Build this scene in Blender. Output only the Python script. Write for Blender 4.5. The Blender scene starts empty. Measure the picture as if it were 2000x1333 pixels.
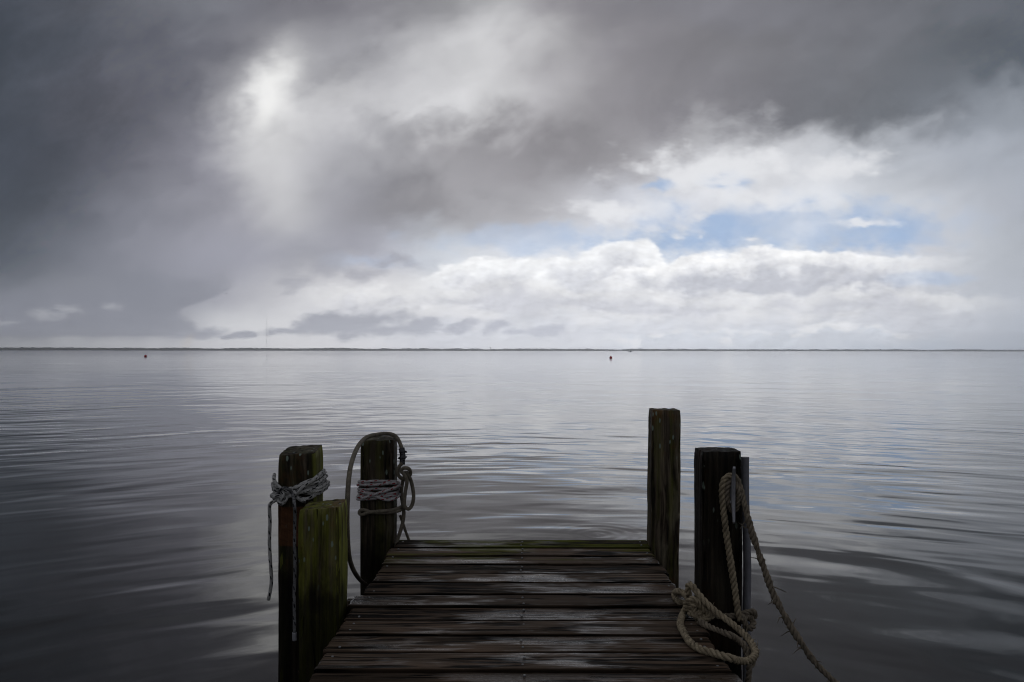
import bpy, math, random
import numpy as np
from mathutils import Vector, noise as mnoise

S = bpy.context.scene
COL = S.collection
R = math.radians

# ------------------------------------------------------------------ camera
CAM_H = 0.93            # eye height above the deck (deck top is z = 0)
F = 1556.0              # focal length in photo pixels (28 mm on a 36 mm sensor)
VX, VY = 1013.0, 685.5  # vanishing point of the dock axis / horizon in the photo
cam_d = bpy.data.cameras.new("camera")
cam = bpy.data.objects.new("camera", cam_d)
COL.objects.link(cam)
cam.location = (0, 0, CAM_H)
cam.rotation_euler = (R(90), 0, 0)
cam.rotation_euler.rotate_axis('Z', R(0.057))
cam_d.sensor_width = 36
cam_d.lens = 28.0
cam_d.shift_x = -13 / 2000
cam_d.shift_y = 19 / 2000
cam_d.clip_start = 0.05
cam_d.clip_end = 60000
S.camera = cam

# ------------------------------------------------------------------ exposure
EXPO = -2.9
K = 2.0 ** (-EXPO)
S.view_settings.view_transform = 'Standard'
S.view_settings.look = 'None'
S.view_settings.gamma = 1
S.view_settings.use_curve_mapping = False
S.view_settings.exposure = EXPO
S.cycles.use_denoising = True
S.cycles.pixel_filter_type = 'BLACKMAN_HARRIS'
S.cycles.filter_width = 1.1
S.cycles.max_bounces = 6
S.cycles.diffuse_bounces = 3
S.cycles.glossy_bounces = 4
S.cycles.volume_bounces = 2
S.cycles.sample_clamp_indirect = 6.0

HAZE_D, HAZE_TOP = 0.00016, 264.0     # haze: density per metre, height of the layer
SUN_AZ, SUN_EL = -17.6, 17.2     # the bright hole in the cloud (degrees, az from +Y to +X)

# ------------------------------------------------------------------ sun
sun_d = bpy.data.lights.new("sun", 'SUN')
sun_d.energy = 0.5
sun_d.angle = R(150)     # the disc is lost in the overcast: light from a broad bright quarter of the cloud
sun_d.color = (1.0, 0.96, 0.9)
sun = bpy.data.objects.new("sun", sun_d)
COL.objects.link(sun)
_d = Vector((math.sin(R(SUN_AZ)) * math.cos(R(SUN_EL)), math.cos(R(SUN_AZ)) * math.cos(R(SUN_EL)), math.sin(R(SUN_EL))))
sun.rotation_euler = (-_d).to_track_quat('-Z', 'Y').to_euler()
sun.location = (-5, 10, 12)


# ------------------------------------------------------------------ node language
class T:
    def __init__(s, tree):
        s.t = tree

    def node(s, kind, **kw):
        n = s.t.nodes.new(kind)
        for k, v in kw.items():
            setattr(n, k, v)
        return n

    def put(s, sock, v):
        if isinstance(v, E):
            s.t.links.new(v.s, sock)
        elif hasattr(v, 'is_linked') or isinstance(v, bpy.types.NodeSocket):
            s.t.links.new(v, sock)
        else:
            if isinstance(v, (tuple, list)):
                v = tuple(v)[:len(sock.default_value)]
                v = v + (1.0,) * (len(sock.default_value) - len(v))
            sock.default_value = v

    def m(s, op, a, b=None, c=None):
        n = s.node('ShaderNodeMath', operation=op)
        s.put(n.inputs[0], a)
        if b is not None:
            s.put(n.inputs[1], b)
        if c is not None:
            s.put(n.inputs[2], c)
        return E(s, n.outputs[0])

    def ss(s, a, b, x, lo=0.0, hi=1.0, kind='SMOOTHSTEP'):
        n = s.node('ShaderNodeMapRange', interpolation_type=kind)
        n.clamp = True
        if a > b:
            a, b, lo, hi = b, a, hi, lo
        s.put(n.inputs['Value'], x)
        n.inputs['From Min'].default_value = a
        n.inputs['From Max'].default_value = b
        n.inputs['To Min'].default_value = lo
        n.inputs['To Max'].default_value = hi
        return E(s, n.outputs[0])

    def vec(s, x, y, z=0.0):
        n = s.node('ShaderNodeCombineXYZ')
        for i, v in enumerate((x, y, z)):
            s.put(n.inputs[i], v)
        return E(s, n.outputs[0])

    def sep(s, v):
        n = s.node('ShaderNodeSeparateXYZ')
        s.put(n.inputs[0], v)
        return [E(s, o) for o in n.outputs]

    def noise(s, v, scale=1.0, detail=4.0, rough=0.55, lac=2.0, dist=0.0, color=False):
        n = s.node('ShaderNodeTexNoise')
        s.put(n.inputs['Vector'], v)
        n.inputs['Scale'].default_value = scale
        n.inputs['Detail'].default_value = detail
        n.inputs['Roughness'].default_value = rough
        n.inputs['Lacunarity'].default_value = lac
        n.inputs['Distortion'].default_value = dist
        return E(s, n.outputs['Color' if color else 'Fac'])

    def voro(s, v, scale=1.0, out='Distance', rand=1.0, feature='F1'):
        n = s.node('ShaderNodeTexVoronoi', feature=feature)
        s.put(n.inputs['Vector'], v)
        n.inputs['Scale'].default_value = scale
        n.inputs['Randomness'].default_value = rand
        return E(s, n.outputs[out])

    def mix(s, f, a, b):
        n = s.node('ShaderNodeMix', data_type='RGBA')
        s.put(n.inputs[0], f)
        s.put(n.inputs[6], a)
        s.put(n.inputs[7], b)
        return E(s, n.outputs[2])

    def mul(s, col, f):
        """colour times scalar"""
        n = s.node('ShaderNodeVectorMath', operation='SCALE')
        s.put(n.inputs[0], col)
        s.put(n.inputs['Scale'], f)
        return E(s, n.outputs[0])

    def ramp(s, x, stops, interp='LINEAR'):
        n = s.node('ShaderNodeValToRGB')
        cr = n.color_ramp
        cr.interpolation = interp
        while len(cr.elements) < len(stops):
            cr.elements.new(0.5)
        for e, (p, c) in zip(cr.elements, stops):
            e.position = p
        for e, (p, c) in zip(cr.elements, stops):
            e.color = (c[0], c[1], c[2], 1)
        s.put(n.inputs[0], x)
        return E(s, n.outputs[0])

    def bump(s, h, dist=1.0, strength=1.0, normal=None):
        n = s.node('ShaderNodeBump')
        n.inputs['Strength'].default_value = strength
        n.inputs['Distance'].default_value = dist
        s.put(n.inputs['Height'], h)
        if normal is not None:
            s.put(n.inputs['Normal'], normal)
        return E(s, n.outputs[0])


class E:
    def __init__(s, t, sock):
        s.T, s.s = t, sock

    def __add__(a, b): return a.T.m('ADD', a, b)
    def __radd__(a, b): return a.T.m('ADD', b, a)
    def __sub__(a, b): return a.T.m('SUBTRACT', a, b)
    def __rsub__(a, b): return a.T.m('SUBTRACT', b, a)
    def __mul__(a, b): return a.T.m('MULTIPLY', a, b)
    def __rmul__(a, b): return a.T.m('MULTIPLY', b, a)
    def __truediv__(a, b): return a.T.m('DIVIDE', a, b)
    def __rtruediv__(a, b): return a.T.m('DIVIDE', b, a)
    def max(a, b): return a.T.m('MAXIMUM', a, b)
    def min(a, b): return a.T.m('MINIMUM', a, b)
    def abs(a): return a.T.m('ABSOLUTE', a)
    def sqrt(a): return a.T.m('SQRT', a)
    def frac(a): return a.T.m('FRACT', a)
    def floor(a): return a.T.m('FLOOR', a)
    def sin(a): return a.T.m('SINE', a)
    def pow(a, b): return a.T.m('POWER', a, b)


def lin(c):
    c = c / 255.0
    return c / 12.92 if c <= 0.04045 else ((c + 0.055) / 1.055) ** 2.4


def rgb(r, g=None, b=None, k=1.0):
    if g is None:
        g = b = r
    return (lin(r) * k, lin(g) * k, lin(b) * k, 1.0)


# ------------------------------------------------------------------ world: broken overcast
W = bpy.data.worlds.new("World")
S.world = W
W.use_nodes = True
W.node_tree.nodes.clear()


def build_sky():
    t = T(W.node_tree)
    out = t.node('ShaderNodeOutputWorld')
    bg = t.node('ShaderNodeBackground')
    t.t.links.new(bg.outputs[0], out.inputs[0])
    tc = t.node('ShaderNodeTexCoord')
    dx, dy, dz = t.sep(tc.outputs['Generated'])
    az = t.m('ARCTAN2', dx, dy)
    el = t.m('ARCSINE', dz.max(0.0).min(0.9999))
    azc = az.min(R(48)).max(R(-48))
    # sky coordinates: tangents of azimuth and elevation (1.556 units per unit tangent)
    X = 1.013 + 1.556 * t.m('TANGENT', azc)
    Y = 0.6855 - 1.556 * t.m('TANGENT', el.min(R(80))) / t.m('COSINE', azc)
    H = (0.6855 - Y).max(0.0)                      # height over the horizon
    persp = t.ss(0.0, 0.45, H, 0.25, 1.0, 'LINEAR')

    P = t.vec(X, Y * 1.25, 0.0)
    wn = t.noise(P, 2.6, 4, 0.56, color=True)
    w1, w2, w3 = t.sep(wn)
    fn = t.noise(P, 11.0, 5, 0.6, color=True)
    f1, f2, f3 = t.sep(fn)
    # ragged streaks of the rain cloud, drawn out from lower left to upper right
    ca, sa = math.cos(R(-27)), math.sin(R(-27))
    Xr = X * ca + Y * sa
    Yr = Y * ca - X * sa
    st1 = t.noise(t.vec(Xr * 2.2, Yr * 5.0, 3.1), 1.5, 7, 0.56, dist=0.3)
    st2 = t.noise(t.vec(Xr * 6.0, Yr * 9.0, 7.7), 1.6, 6, 0.56, dist=0.2)
    Xw = X + ((w1 - 0.5) * 0.26 + (f1 - 0.5) * 0.085 + (st2 - 0.5) * 0.16) * persp
    Yw = Y + ((w2 - 0.5) * 0.16 + (f2 - 0.5) * 0.06 - (st2 - 0.5) * 0.17) * persp

    # broad brightness of the cloud deck: rows of tones from the horizon upwards
    g = lambda v: (v, v, v + 5)
    rows = [
        (0.680, [(0, (176, 178, 182)), (.3, (186, 187, 190)), (.5, (203, 203, 205)), (.8, (206, 206, 208)), (1.1, (196, 199, 203)), (1.3, (188, 195, 204)), (1.6, (172, 183, 196)), (2, (164, 172, 184))]),
        (0.640, [(0, (124, 127, 136)), (.2, (122, 124, 134)), (.32, (130, 132, 142)), (.42, (192, 193, 196)), (.6, (208, 208, 209)), (.9, (213, 213, 214)), (1.2, (210, 211, 214)), (1.45, (196, 201, 208)), (1.7, (184, 190, 199)), (2, (168, 175, 186))]),
        (0.580, [(0, (110, 115, 125)), (.12, (130, 133, 142)), (.3, (126, 129, 140)), (.42, (150, 151, 160)), (.56, (190, 190, 194)), (.7, (205, 205, 208)), (.9, (220, 220, 221)), (1.2, (220, 220, 222)), (1.5, (212, 213, 217)), (1.8, (195, 198, 204)), (2, (176, 181, 190))]),
        (0.500, [(0, (78, 86, 97)), (.1, (104, 109, 120)), (.25, (130, 132, 143)), (.45, (147, 148, 159)), (.6, (150, 151, 160)), (.75, (162, 163, 173)), (.87, (196, 201, 209)), (1.0, (218, 221, 227)), (1.3, (214, 219, 227)), (1.6, (212, 217, 225)), (1.75, (206, 208, 214)), (1.9, (188, 192, 199)), (2, (176, 181, 189))]),
        (0.400, [(0, (70, 78, 90)), (.1, (80, 86, 97)), (.2, (108, 111, 122)), (.3, (130, 131, 141)), (.45, (150, 150, 159)), (.55, (172, 172, 177)), (.66, (150, 150, 157)), (.78, (126, 125, 130)), (.93, (142, 141, 145)), (1.08, (180, 180, 185)), (1.25, (206, 209, 217)), (1.5, (220, 222, 227)), (1.7, (208, 212, 219)), (1.85, (192, 196, 204)), (2, (172, 177, 187))]),
        (0.300, [(0, (69, 76, 88)), (.15, (78, 82, 93)), (.3, (104, 105, 115)), (.42, (136, 136, 145)), (.5, (178, 178, 182)), (.62, (180, 180, 185)), (.72, (160, 160, 165)), (.85, (150, 149, 153)), (1.0, (140, 138, 142)), (1.15, (138, 136, 140)), (1.28, (158, 157, 161)), (1.4, (196, 197, 201)), (1.55, (204, 206, 211)), (1.7, (186, 190, 197)), (1.85, (172, 177, 186)), (2, (164, 170, 180))]),
        (0.200, [(0, (67, 74, 85)), (.2, (87, 89, 99)), (.38, (108, 109, 118)), (.47, (160, 160, 165)), (.53, (206, 206, 208)), (.6, (192, 192, 195)), (.75, (200, 200, 203)), (.92, (204, 204, 206)), (1.03, (184, 183, 186)), (1.15, (150, 148, 152)), (1.3, (132, 130, 135)), (1.5, (114, 114, 120)), (1.7, (102, 105, 111)), (1.85, (112, 117, 125)), (2, (138, 144, 153))]),
        (0.100, [(0, (70, 77, 88)), (.2, (88, 91, 101)), (.4, (103, 104, 113)), (.5, (122, 122, 129)), (.62, (136, 136, 142)), (.72, (160, 160, 165)), (.82, (186, 186, 189)), (.95, (200, 200, 202)), (1.07, (172, 171, 174)), (1.2, (136, 134, 139)), (1.4, (122, 121, 126)), (1.6, (111, 112, 118)), (1.8, (98, 102, 109)), (2, (87, 94, 103))]),
        (0.000, [(0, (76, 82, 93)), (.2, (91, 94, 103)), (.4, (110, 112, 120)), (.55, (109, 109, 117)), (.7, (119, 118, 125)), (.85, (140, 140, 144)), (.98, (166, 166, 169)), (1.1, (142, 140, 145)), (1.25, (121, 120, 126)), (1.5, (119, 119, 126)), (1.75, (110, 112, 119)), (2, (96, 101, 110))]),
        (-0.18, [(0, (44, 47, 54)), (.4, (68, 69, 76)), (.8, (90, 90, 96)), (1.1, (94, 93, 98)), (1.4, (86, 86, 92)), (2, (74, 78, 86))]),
        (-0.45, [(0, (32, 34, 38)), (1, (58, 58, 63)), (2, (54, 56, 61))]),
    ]
    X0, X1 = -0.1, 2.1
    u = (Xw - X0) / (X1 - X0)
    col = None
    prev = None
    for yy, st in rows:
        r = t.ramp(u, [((x - X0) / (X1 - X0), [lin(v) for v in c]) for x, c in st], 'CARDINAL' if len(st) > 4 else 'LINEAR')
        if col is None:
            col = r
        else:
            col = t.mix(t.ss(prev, yy, Yw, 0, 1, 'SMOOTHSTEP'), col, r)
        prev = yy

    amp = t.ss(0.03, 0.25, H)
    col = t.mul(col, 1.0 + ((st1 - 0.5) * 0.55 + (st2 - 0.5) * 0.42) * amp)

    col = t.mul(col, 1.0 - 0.20 * t.ss(0.45, 0.0, X) - 0.06 * t.ss(1.3, 1.9, X) * t.ss(.3, .1, Y))

    def blob(cx, cy, rx, ry, xx=None, yy=None):
        xx = Xw if xx is None else xx
        yy = Yw if yy is None else yy
        a = (xx - cx) / rx
        b = (yy - cy) / ry
        return 1.0 - (a * a + b * b).sqrt()

    def blobs(lst, xx=None, yy=None):
        r = None
        for q in lst:
            b = blob(*q, xx, yy)
            r = b if r is None else r.max(b)
        return r

    # coordinates with fine turbulence for the crisp clouds
    cn = t.noise(t.vec(X, Y * 1.6, 4.4), 13.0, 5, 0.6, color=True)
    c1, c2, c3 = t.sep(cn)
    pf = t.ss(0.0, 0.3, H, 0.35, 1.0)
    Xc = X + (c1 - 0.5) * 0.075 * pf
    Yc = Y + (c2 - 0.5) * 0.06 * pf

    # the sky itself, seen through the gap
    sky = t.node('ShaderNodeTexSky', sky_type='NISHITA')
    sky.sun_disc = False
    sky.sun_elevation = R(SUN_EL)
    sky.sun_rotation = R(SUN_AZ)
    sky.altitude = 0
    sky.air_density = 1.0
    sky.dust_density = 0.6
    sky.ozone_density = 2.0
    blue = t.mul(E(t, sky.outputs[0]), 0.15 / K)
    blue = t.mix(0.80, blue, rgb(166, 192, 228))

    gap = blobs([(1.57, .448, .33, .074), (1.74, .455, .17, .060), (1.45, .450, .18, .05), (1.04, .468, .22, .040), (1.30, .475, .16, .04), (1.43, .358, .07, .025), (1.29, .365, .04, .014), (1.80, .545, .13, .016), (0.72, .515, .10, .02)], Xc, Yc)
    gapm = t.ss(-0.10, 0.62, gap * 0.9 + (c3 - 0.5) * 1.8 + (f3 - 0.5) * 1.2)
    gap_s = (0.88 + (w3 - 0.5) * 1.3 + (c1 - 0.5) * 1.2).min(1.0) * t.ss(0.80, 1.40, X, 0.40, 1.0) * t.ss(1.95, 1.75, X, 0.25, 1.0)
    col = t.mix(gapm * gap_s, col, blue)

    # small bright cumulus rags in and above the gap
    rag = blobs([(1.47, .388, .13, .035), (1.40, .33, .22, .05), (1.685, .434, .085, .012), (1.33, .462, .022, .010), (1.375, .456, .012, .008), (1.465, .468, .022, .006), (1.18, .405, .12, .03), (1.62, .33, .12, .05)], Xc, Yc)
    ragm = t.ss(-0.05, 0.75, rag * 0.9 + (c3 - 0.5) * 2.0 + (f1 - 0.5) * 1.2)
    col = t.mix(ragm * 0.85, col, rgb(229, 230, 233))

    # --- banks of cumulus with a crisp lit crest and a grey belly
    def curve(pts):
        n = t.node('ShaderNodeFloatCurve')
        c = n.mapping.curves[0]
        n.mapping.use_clip = False
        pts = [((x - X0) / (X1 - X0), (y - 0.4) / 0.3) for x, y in pts]
        while len(c.points) < len(pts):
            c.points.new(0.5, 0.5)
        for p, q in zip(c.points, pts):
            p.location = q
            p.handle_type = 'AUTO'
        n.mapping.update()
        t.put(n.inputs['Value'], (X - X0) / (X1 - X0))
        return E(t, n.outputs[0]) * 0.3 + 0.4

    def lump(off):
        v = t.vec(X + off * 0.9, Y * 1.7 + off * 1.2, 1.3)
        return t.noise(v, 10.0, 7, 0.60, dist=0.12)

    b_big = lump(0.0)
    lit = (lump(0.007) - b_big) * (0.4 + w3 * 1.2)   # + where the puff faces up-left to the sun
    fine = t.noise(t.vec(X, Y * 1.5, 9.1), 34.0, 4, 0.6)

    def bank(col, pts, xa, xb, soft, depth, top, low, jag=0.05, strength=1.0):
        e = curve(pts)
        d = (Y - e) - (b_big - 0.5) * jag - (f2 - 0.5) * 0.03 - (fine - 0.5) * 0.022
        m = t.ss(0.0, soft, d) * t.ss(xa[0], xa[1], X) * t.ss(xb[1], xb[0], X)
        # lower edge dissolves
        shade = t.ss(0.004, depth, d + (f3 - 0.5) * 0.11 + (c1 - 0.5) * 0.09)
        fade = t.ss(depth * 2.6, depth * 1.1, d + (c2 - 0.5) * 0.05)
        c = t.mix(shade, rgb(*top), rgb(*low))
        c = t.mul(c, 1.0 + lit * 1.3 + (fine - 0.5) * 0.04)
        return t.mix(m * fade * strength, col, c)

    # right-hand soft bank behind
    col = bank(col, [(-.1, .6), (.8, .53), (.87, .512), (.95, .496), (1.06, .497), (1.13, .488), (1.2, .470), (1.25, .464), (1.29, .492), (1.34, .52), (1.6, .54), (2.1, .6)],
               (.78, .88), (1.30, 1.40), 0.016, 0.085, (242, 243, 244), (190, 192, 200), 0.08)
    col = bank(col, [(-.1, .62), (1.1, .545), (1.2, .528), (1.3, .508), (1.36, .494), (1.42, .488), (1.48, .480), (1.55, .482), (1.62, .488), (1.70, .489), (1.78, .492), (1.9, .498), (2.1, .51)],
               (1.10, 1.26), (1.62, 1.95), 0.010, 0.070, (250, 250, 250), (186, 188, 196), 0.045)
    col = bank(col, [(-.1, .62), (.5, .56), (.7, .552), (.85, .548), (1.0, .538), (1.12, .545), (1.3, .560), (1.5, .565), (1.65, .556), (1.75, .554), (1.9, .566), (2.1, .58)],
               (.52, .72), (1.80, 2.05), 0.02, 0.055, (228, 228, 228), (194, 195, 201), 0.09, 0.8)
    col = bank(col, [(-.1, .66), (.6, .60), (.9, .592), (1.1, .600), (1.3, .610), (1.5, .600), (1.62, .604), (1.72, .600), (1.9, .620), (2.1, .63)],
               (.6, .9), (1.62, 1.80), 0.015, 0.05, (220, 220, 221), (192, 195, 202), 0.07, 0.7)
    col = bank(col, [(-.1, .68), (1.0, .655), (1.2, .650), (1.3, .643), (1.45, .640), (1.52, .645), (1.6, .632), (1.7, .634), (1.76, .640), (1.9, .648), (2.1, .65)],
               (1.12, 1.25), (1.72, 1.82), 0.008, 0.018, (224, 224, 225), (196, 201, 209), 0.05, 0.85)
    # faint relief in everything low on the right
    low = t.ss(0.02, 0.06, H) * t.ss(0.34, 0.22, H) * t.ss(0.75, 1.0, X)
    col = t.mul(col, 1.0 + low * ((fine - 0.5) * 0.12 + (c3 - 0.5) * 0.16))

    # --- dark rain mass at lower left with a ragged right-hand end and a flat base
    edge = 0.352 + (c1 - 0.5) * 0.06 + t.ss(0.60, 0.655, Y) * 0.03 - t.ss(0.61, 0.56, Y) * -0.10
    mass = t.ss(0.014, -0.006, X - edge) * t.ss(0.662, 0.654, Y + (f1 - 0.5) * 0.014) * t.ss(0.53, 0.60, Yw)
    mcol = t.mul(rgb(122, 125, 136), 1.0 + (w3 - 0.5) * 0.5 + (f3 - 0.5) * 0.25)
    col = t.mix(mass * 0.85, col, mcol)
    wisp = blobs([(.09, .618, .07, .022), (.135, .605, .05, .014), (.215, .598, .03, .010), (.02, .632, .04, .008)], Xc, Yc)
    col = t.mix(t.ss(0.05, 1.0, wisp * 0.9 + (c3 - .5) * 2.4 + (f3 - .5) * 1.4) * 0.6, col, rgb(172, 174, 179))

    # --- scud: dark rags over the bright horizon
    Xs = X + (Y - 0.64) * 1.1 + (c1 - 0.5) * 0.05
    Ys = Y + (c2 - 0.5) * 0.03
    scud = blobs([(.635, .637, .065, .026), (.705, .632, .085, .030), (.745, .646, .10, .014), (.815, .640, .055, .020), (.90, .638, .035, .014), (.965, .641, .026, .018), (1.015, .650, .03, .008), (1.08, .644, .042, .016), (.40, .652, .055, .011), (.475, .656, .04, .007), (.56, .650, .05, .008)], Xs, Ys)
    sm = t.ss(-0.30, 0.55, scud * 0.9 + (c3 - 0.5) * 2.6 + (fine - .5) * 1.0)
    scol = t.mix(t.ss(.7, 1.05, X), rgb(132, 135, 146), rgb(160, 163, 174))
    col = t.mix(sm * 0.88, col, scol)
    scud2 = blobs([(.63, .535, .09, .035), (.72, .548, .09, .030), (.78, .515, .07, .025), (.57, .565, .07, .02)], Xw, Yw)
    col = t.mix(t.ss(0.0, 0.9, scud2 + (c3 - 0.5) * 2.0 + (f3 - .5) * 1.4) * 0.7, col, rgb(150, 151, 160))

    # --- the hole where the sun nearly comes through, and its shaft
    Xh = X + (c1 - 0.5) * 0.05 + (f1 - 0.5) * 0.05
    Yh = Y + (c2 - 0.5) * 0.06 + (f2 - 0.5) * 0.05
    hx = (Xh - 0.525) + (Yh - 0.19) * 0.33
    q = (hx / 0.034) * (hx / 0.034) + ((Yh - 0.185) / 0.068) * ((Yh - 0.185) / 0.068)
    hole = t.m('EXPONENT', q * -0.8)
    q2 = ((hx - .02) / 0.07) * ((hx - .02) / 0.07) + ((Y - 0.20) / 0.11) * ((Y - 0.20) / 0.11)
    glow = t.m('EXPONENT', q2 * -0.8)
    col = t.mix(glow * 0.22, col, rgb(232))
    hc = t.mul(rgb(240, 240, 239), 1.0 + (c3 - 0.5) * 0.25)
    col = t.mix((hole * 1.1).min(1.0), col, hc)

    shx = (X - 0.535 - (Y - 0.3) * 0.08) / 0.05
    shaft = t.m('EXPONENT', shx * shx * -1.0) * t.ss(0.20, 0.28, Y) * t.ss(0.52, 0.36, Y)
    col = t.mix(shaft * 0.36, col, rgb(222))

    # a tan wisp of smoke drifting up from the far shore
    sx = (X - 0.366 - (Y - 0.67) * -0.35 + (c1 - .5) * 0.01) / 0.007
    smk = t.m('EXPONENT', sx * sx * -1.0) * t.ss(0.648, 0.66, Y) * t.ss(0.684, 0.674, Y)
    col = t.mix(smk * 0.35, col, rgb(182, 168, 150))

    # everywhere else: plain heavy overcast
    bn = t.noise(tc.outputs['Generated'], 2.0, 2, 0.5)
    bc = t.mix(t.ss(R(30), R(62), el), rgb(58, 60, 66), rgb(156, 158, 164))
    bc = t.mix(t.ss(R(60), R(110), az.abs()), bc, rgb(132, 134, 140))
    bc = t.mul(bc, 1.0 + (bn - 0.5) * 0.5)
    aa = az.abs()
    edge_f = t.ss(R(37), R(49), aa).max(t.ss(R(27), R(36), el))
    # the low sky is brighter beyond the haze that dims it
    path = (HAZE_TOP * 1.556 / (H + 0.001)).min(11000.0) * HAZE_D
    gain = 1.0 + (t.m('EXPONENT', path.min(1.75)) - 1.0) * 0.72
    t.put(bg.inputs['Color'], t.mul(t.mix(edge_f, t.mul(col, gain), bc), K))
    bg2 = t.node('ShaderNodeBackground')
    t.put(bg2.inputs['Color'], t.mul(bc, K))
    front = t.m('LESS_THAN', aa, R(50)) * t.m('LESS_THAN', el, R(37)) * t.m('GREATER_THAN', dz, -0.02)
    ms = t.node('ShaderNodeMixShader')
    t.put(ms.inputs[0], front)
    t.t.links.new(bg2.outputs[0], ms.inputs[1])
    t.t.links.new(bg.outputs[0], ms.inputs[2])
    t.t.links.new(ms.outputs[0], out.inputs[0])


build_sky()


# ------------------------------------------------------------------ mesh helpers
def link(o, parent=None):
    COL.objects.link(o)
    if parent is not None:
        o.parent = parent
        o.matrix_parent_inverse = parent.matrix_basis.inverted()
    return o


def mesh(name, v, f, mat, parent=None, smooth=True, uv=None, attr=None, mats=None, midx=None, origin=None):
    v = np.asarray(v, dtype=float)
    if origin is not None and parent is None:
        v = v - np.asarray(origin)
    me = bpy.data.meshes.new(name)
    me.from_pydata([tuple(p) for p in v], [], f)
    if smooth:
        me.polygons.foreach_set('use_smooth', [True] * len(me.polygons))
    if uv is not None:
        l = me.uv_layers.new(name='UVMap')
        l.data.foreach_set('uv', np.asarray(uv, dtype=np.float32).ravel())
    if attr is not None:
        for an, av in attr.items():
            a = me.attributes.new(an, 'FLOAT', 'POINT')
            a.data.foreach_set('value', np.asarray(av, dtype=np.float32))
    for m_ in ([mat] if mats is None else mats):
        me.materials.append(m_)
    if midx is not None:
        me.polygons.foreach_set('material_index', midx)
    me.update()
    o = bpy.data.objects.new(name, me)
    if origin is not None and parent is None:
        o.location = origin
    link(o)
    if parent is not None:
        o.parent = parent
        o.location = tuple(-c for c in parent.location)
    return o


def empty(name, loc):
    o = bpy.data.objects.new(name, None)
    o.empty_display_size = 0.1
    o.location = loc
    COL.objects.link(o)
    return o


def tag(o, label=None, cat=None, group=None, kind=None):
    if label:
        o['label'] = label
    if cat:
        o['category'] = cat
    if group:
        o['group'] = group
    if kind:
        o['kind'] = kind
    return o


def at(px, py, y):
    """world point seen at photo position (px, py) at distance y along the dock axis"""
    return np.array(((px - VX) / F * y, y, CAM_H - (py - VY) / F * y))


def zat(py, y):
    return CAM_H - (py - VY) / F * y


def catmull(pts, step):
    p = np.asarray(pts, float)
    p = np.vstack([2 * p[0] - p[1], p, 2 * p[-1] - p[-2]])
    out = []
    for i in range(1, len(p) - 2):
        t_ = np.linspace(0, 1, 24, endpoint=False)[:, None]
        a, b, c, d = p[i - 1], p[i], p[i + 1], p[i + 2]
        out.append(0.5 * (2 * b + (c - a) * t_ + (2 * a - 5 * b + 4 * c - d) * t_ ** 2 + (3 * b - a - 3 * c + d) * t_ ** 3))
    out.append(p[-2][None])
    q = np.vstack(out)
    return resample(q, step)


def resample(q, step):
    q = np.asarray(q, float)
    s = np.r_[0, np.cumsum(np.linalg.norm(np.diff(q, axis=0), axis=1))]
    n = max(4, int(s[-1] / step))
    u = np.linspace(0, s[-1], n)
    return np.stack([np.interp(u, s, q[:, k]) for k in range(3)], 1)


def frames(p):
    tg = np.gradient(p, axis=0)
    tg /= np.linalg.norm(tg, axis=1)[:, None] + 1e-12
    n = np.zeros_like(p)
    a = np.cross(tg[0], (0, 0, 1))
    if np.linalg.norm(a) < 0.1:
        a = np.cross(tg[0], (1, 0, 0))
    n[0] = a / np.linalg.norm(a)
    for i in range(1, len(p)):
        v = n[i - 1] - tg[i] * np.dot(n[i - 1], tg[i])
        n[i] = v / (np.linalg.norm(v) + 1e-12)
    return tg, n, np.cross(tg, n)


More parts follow.
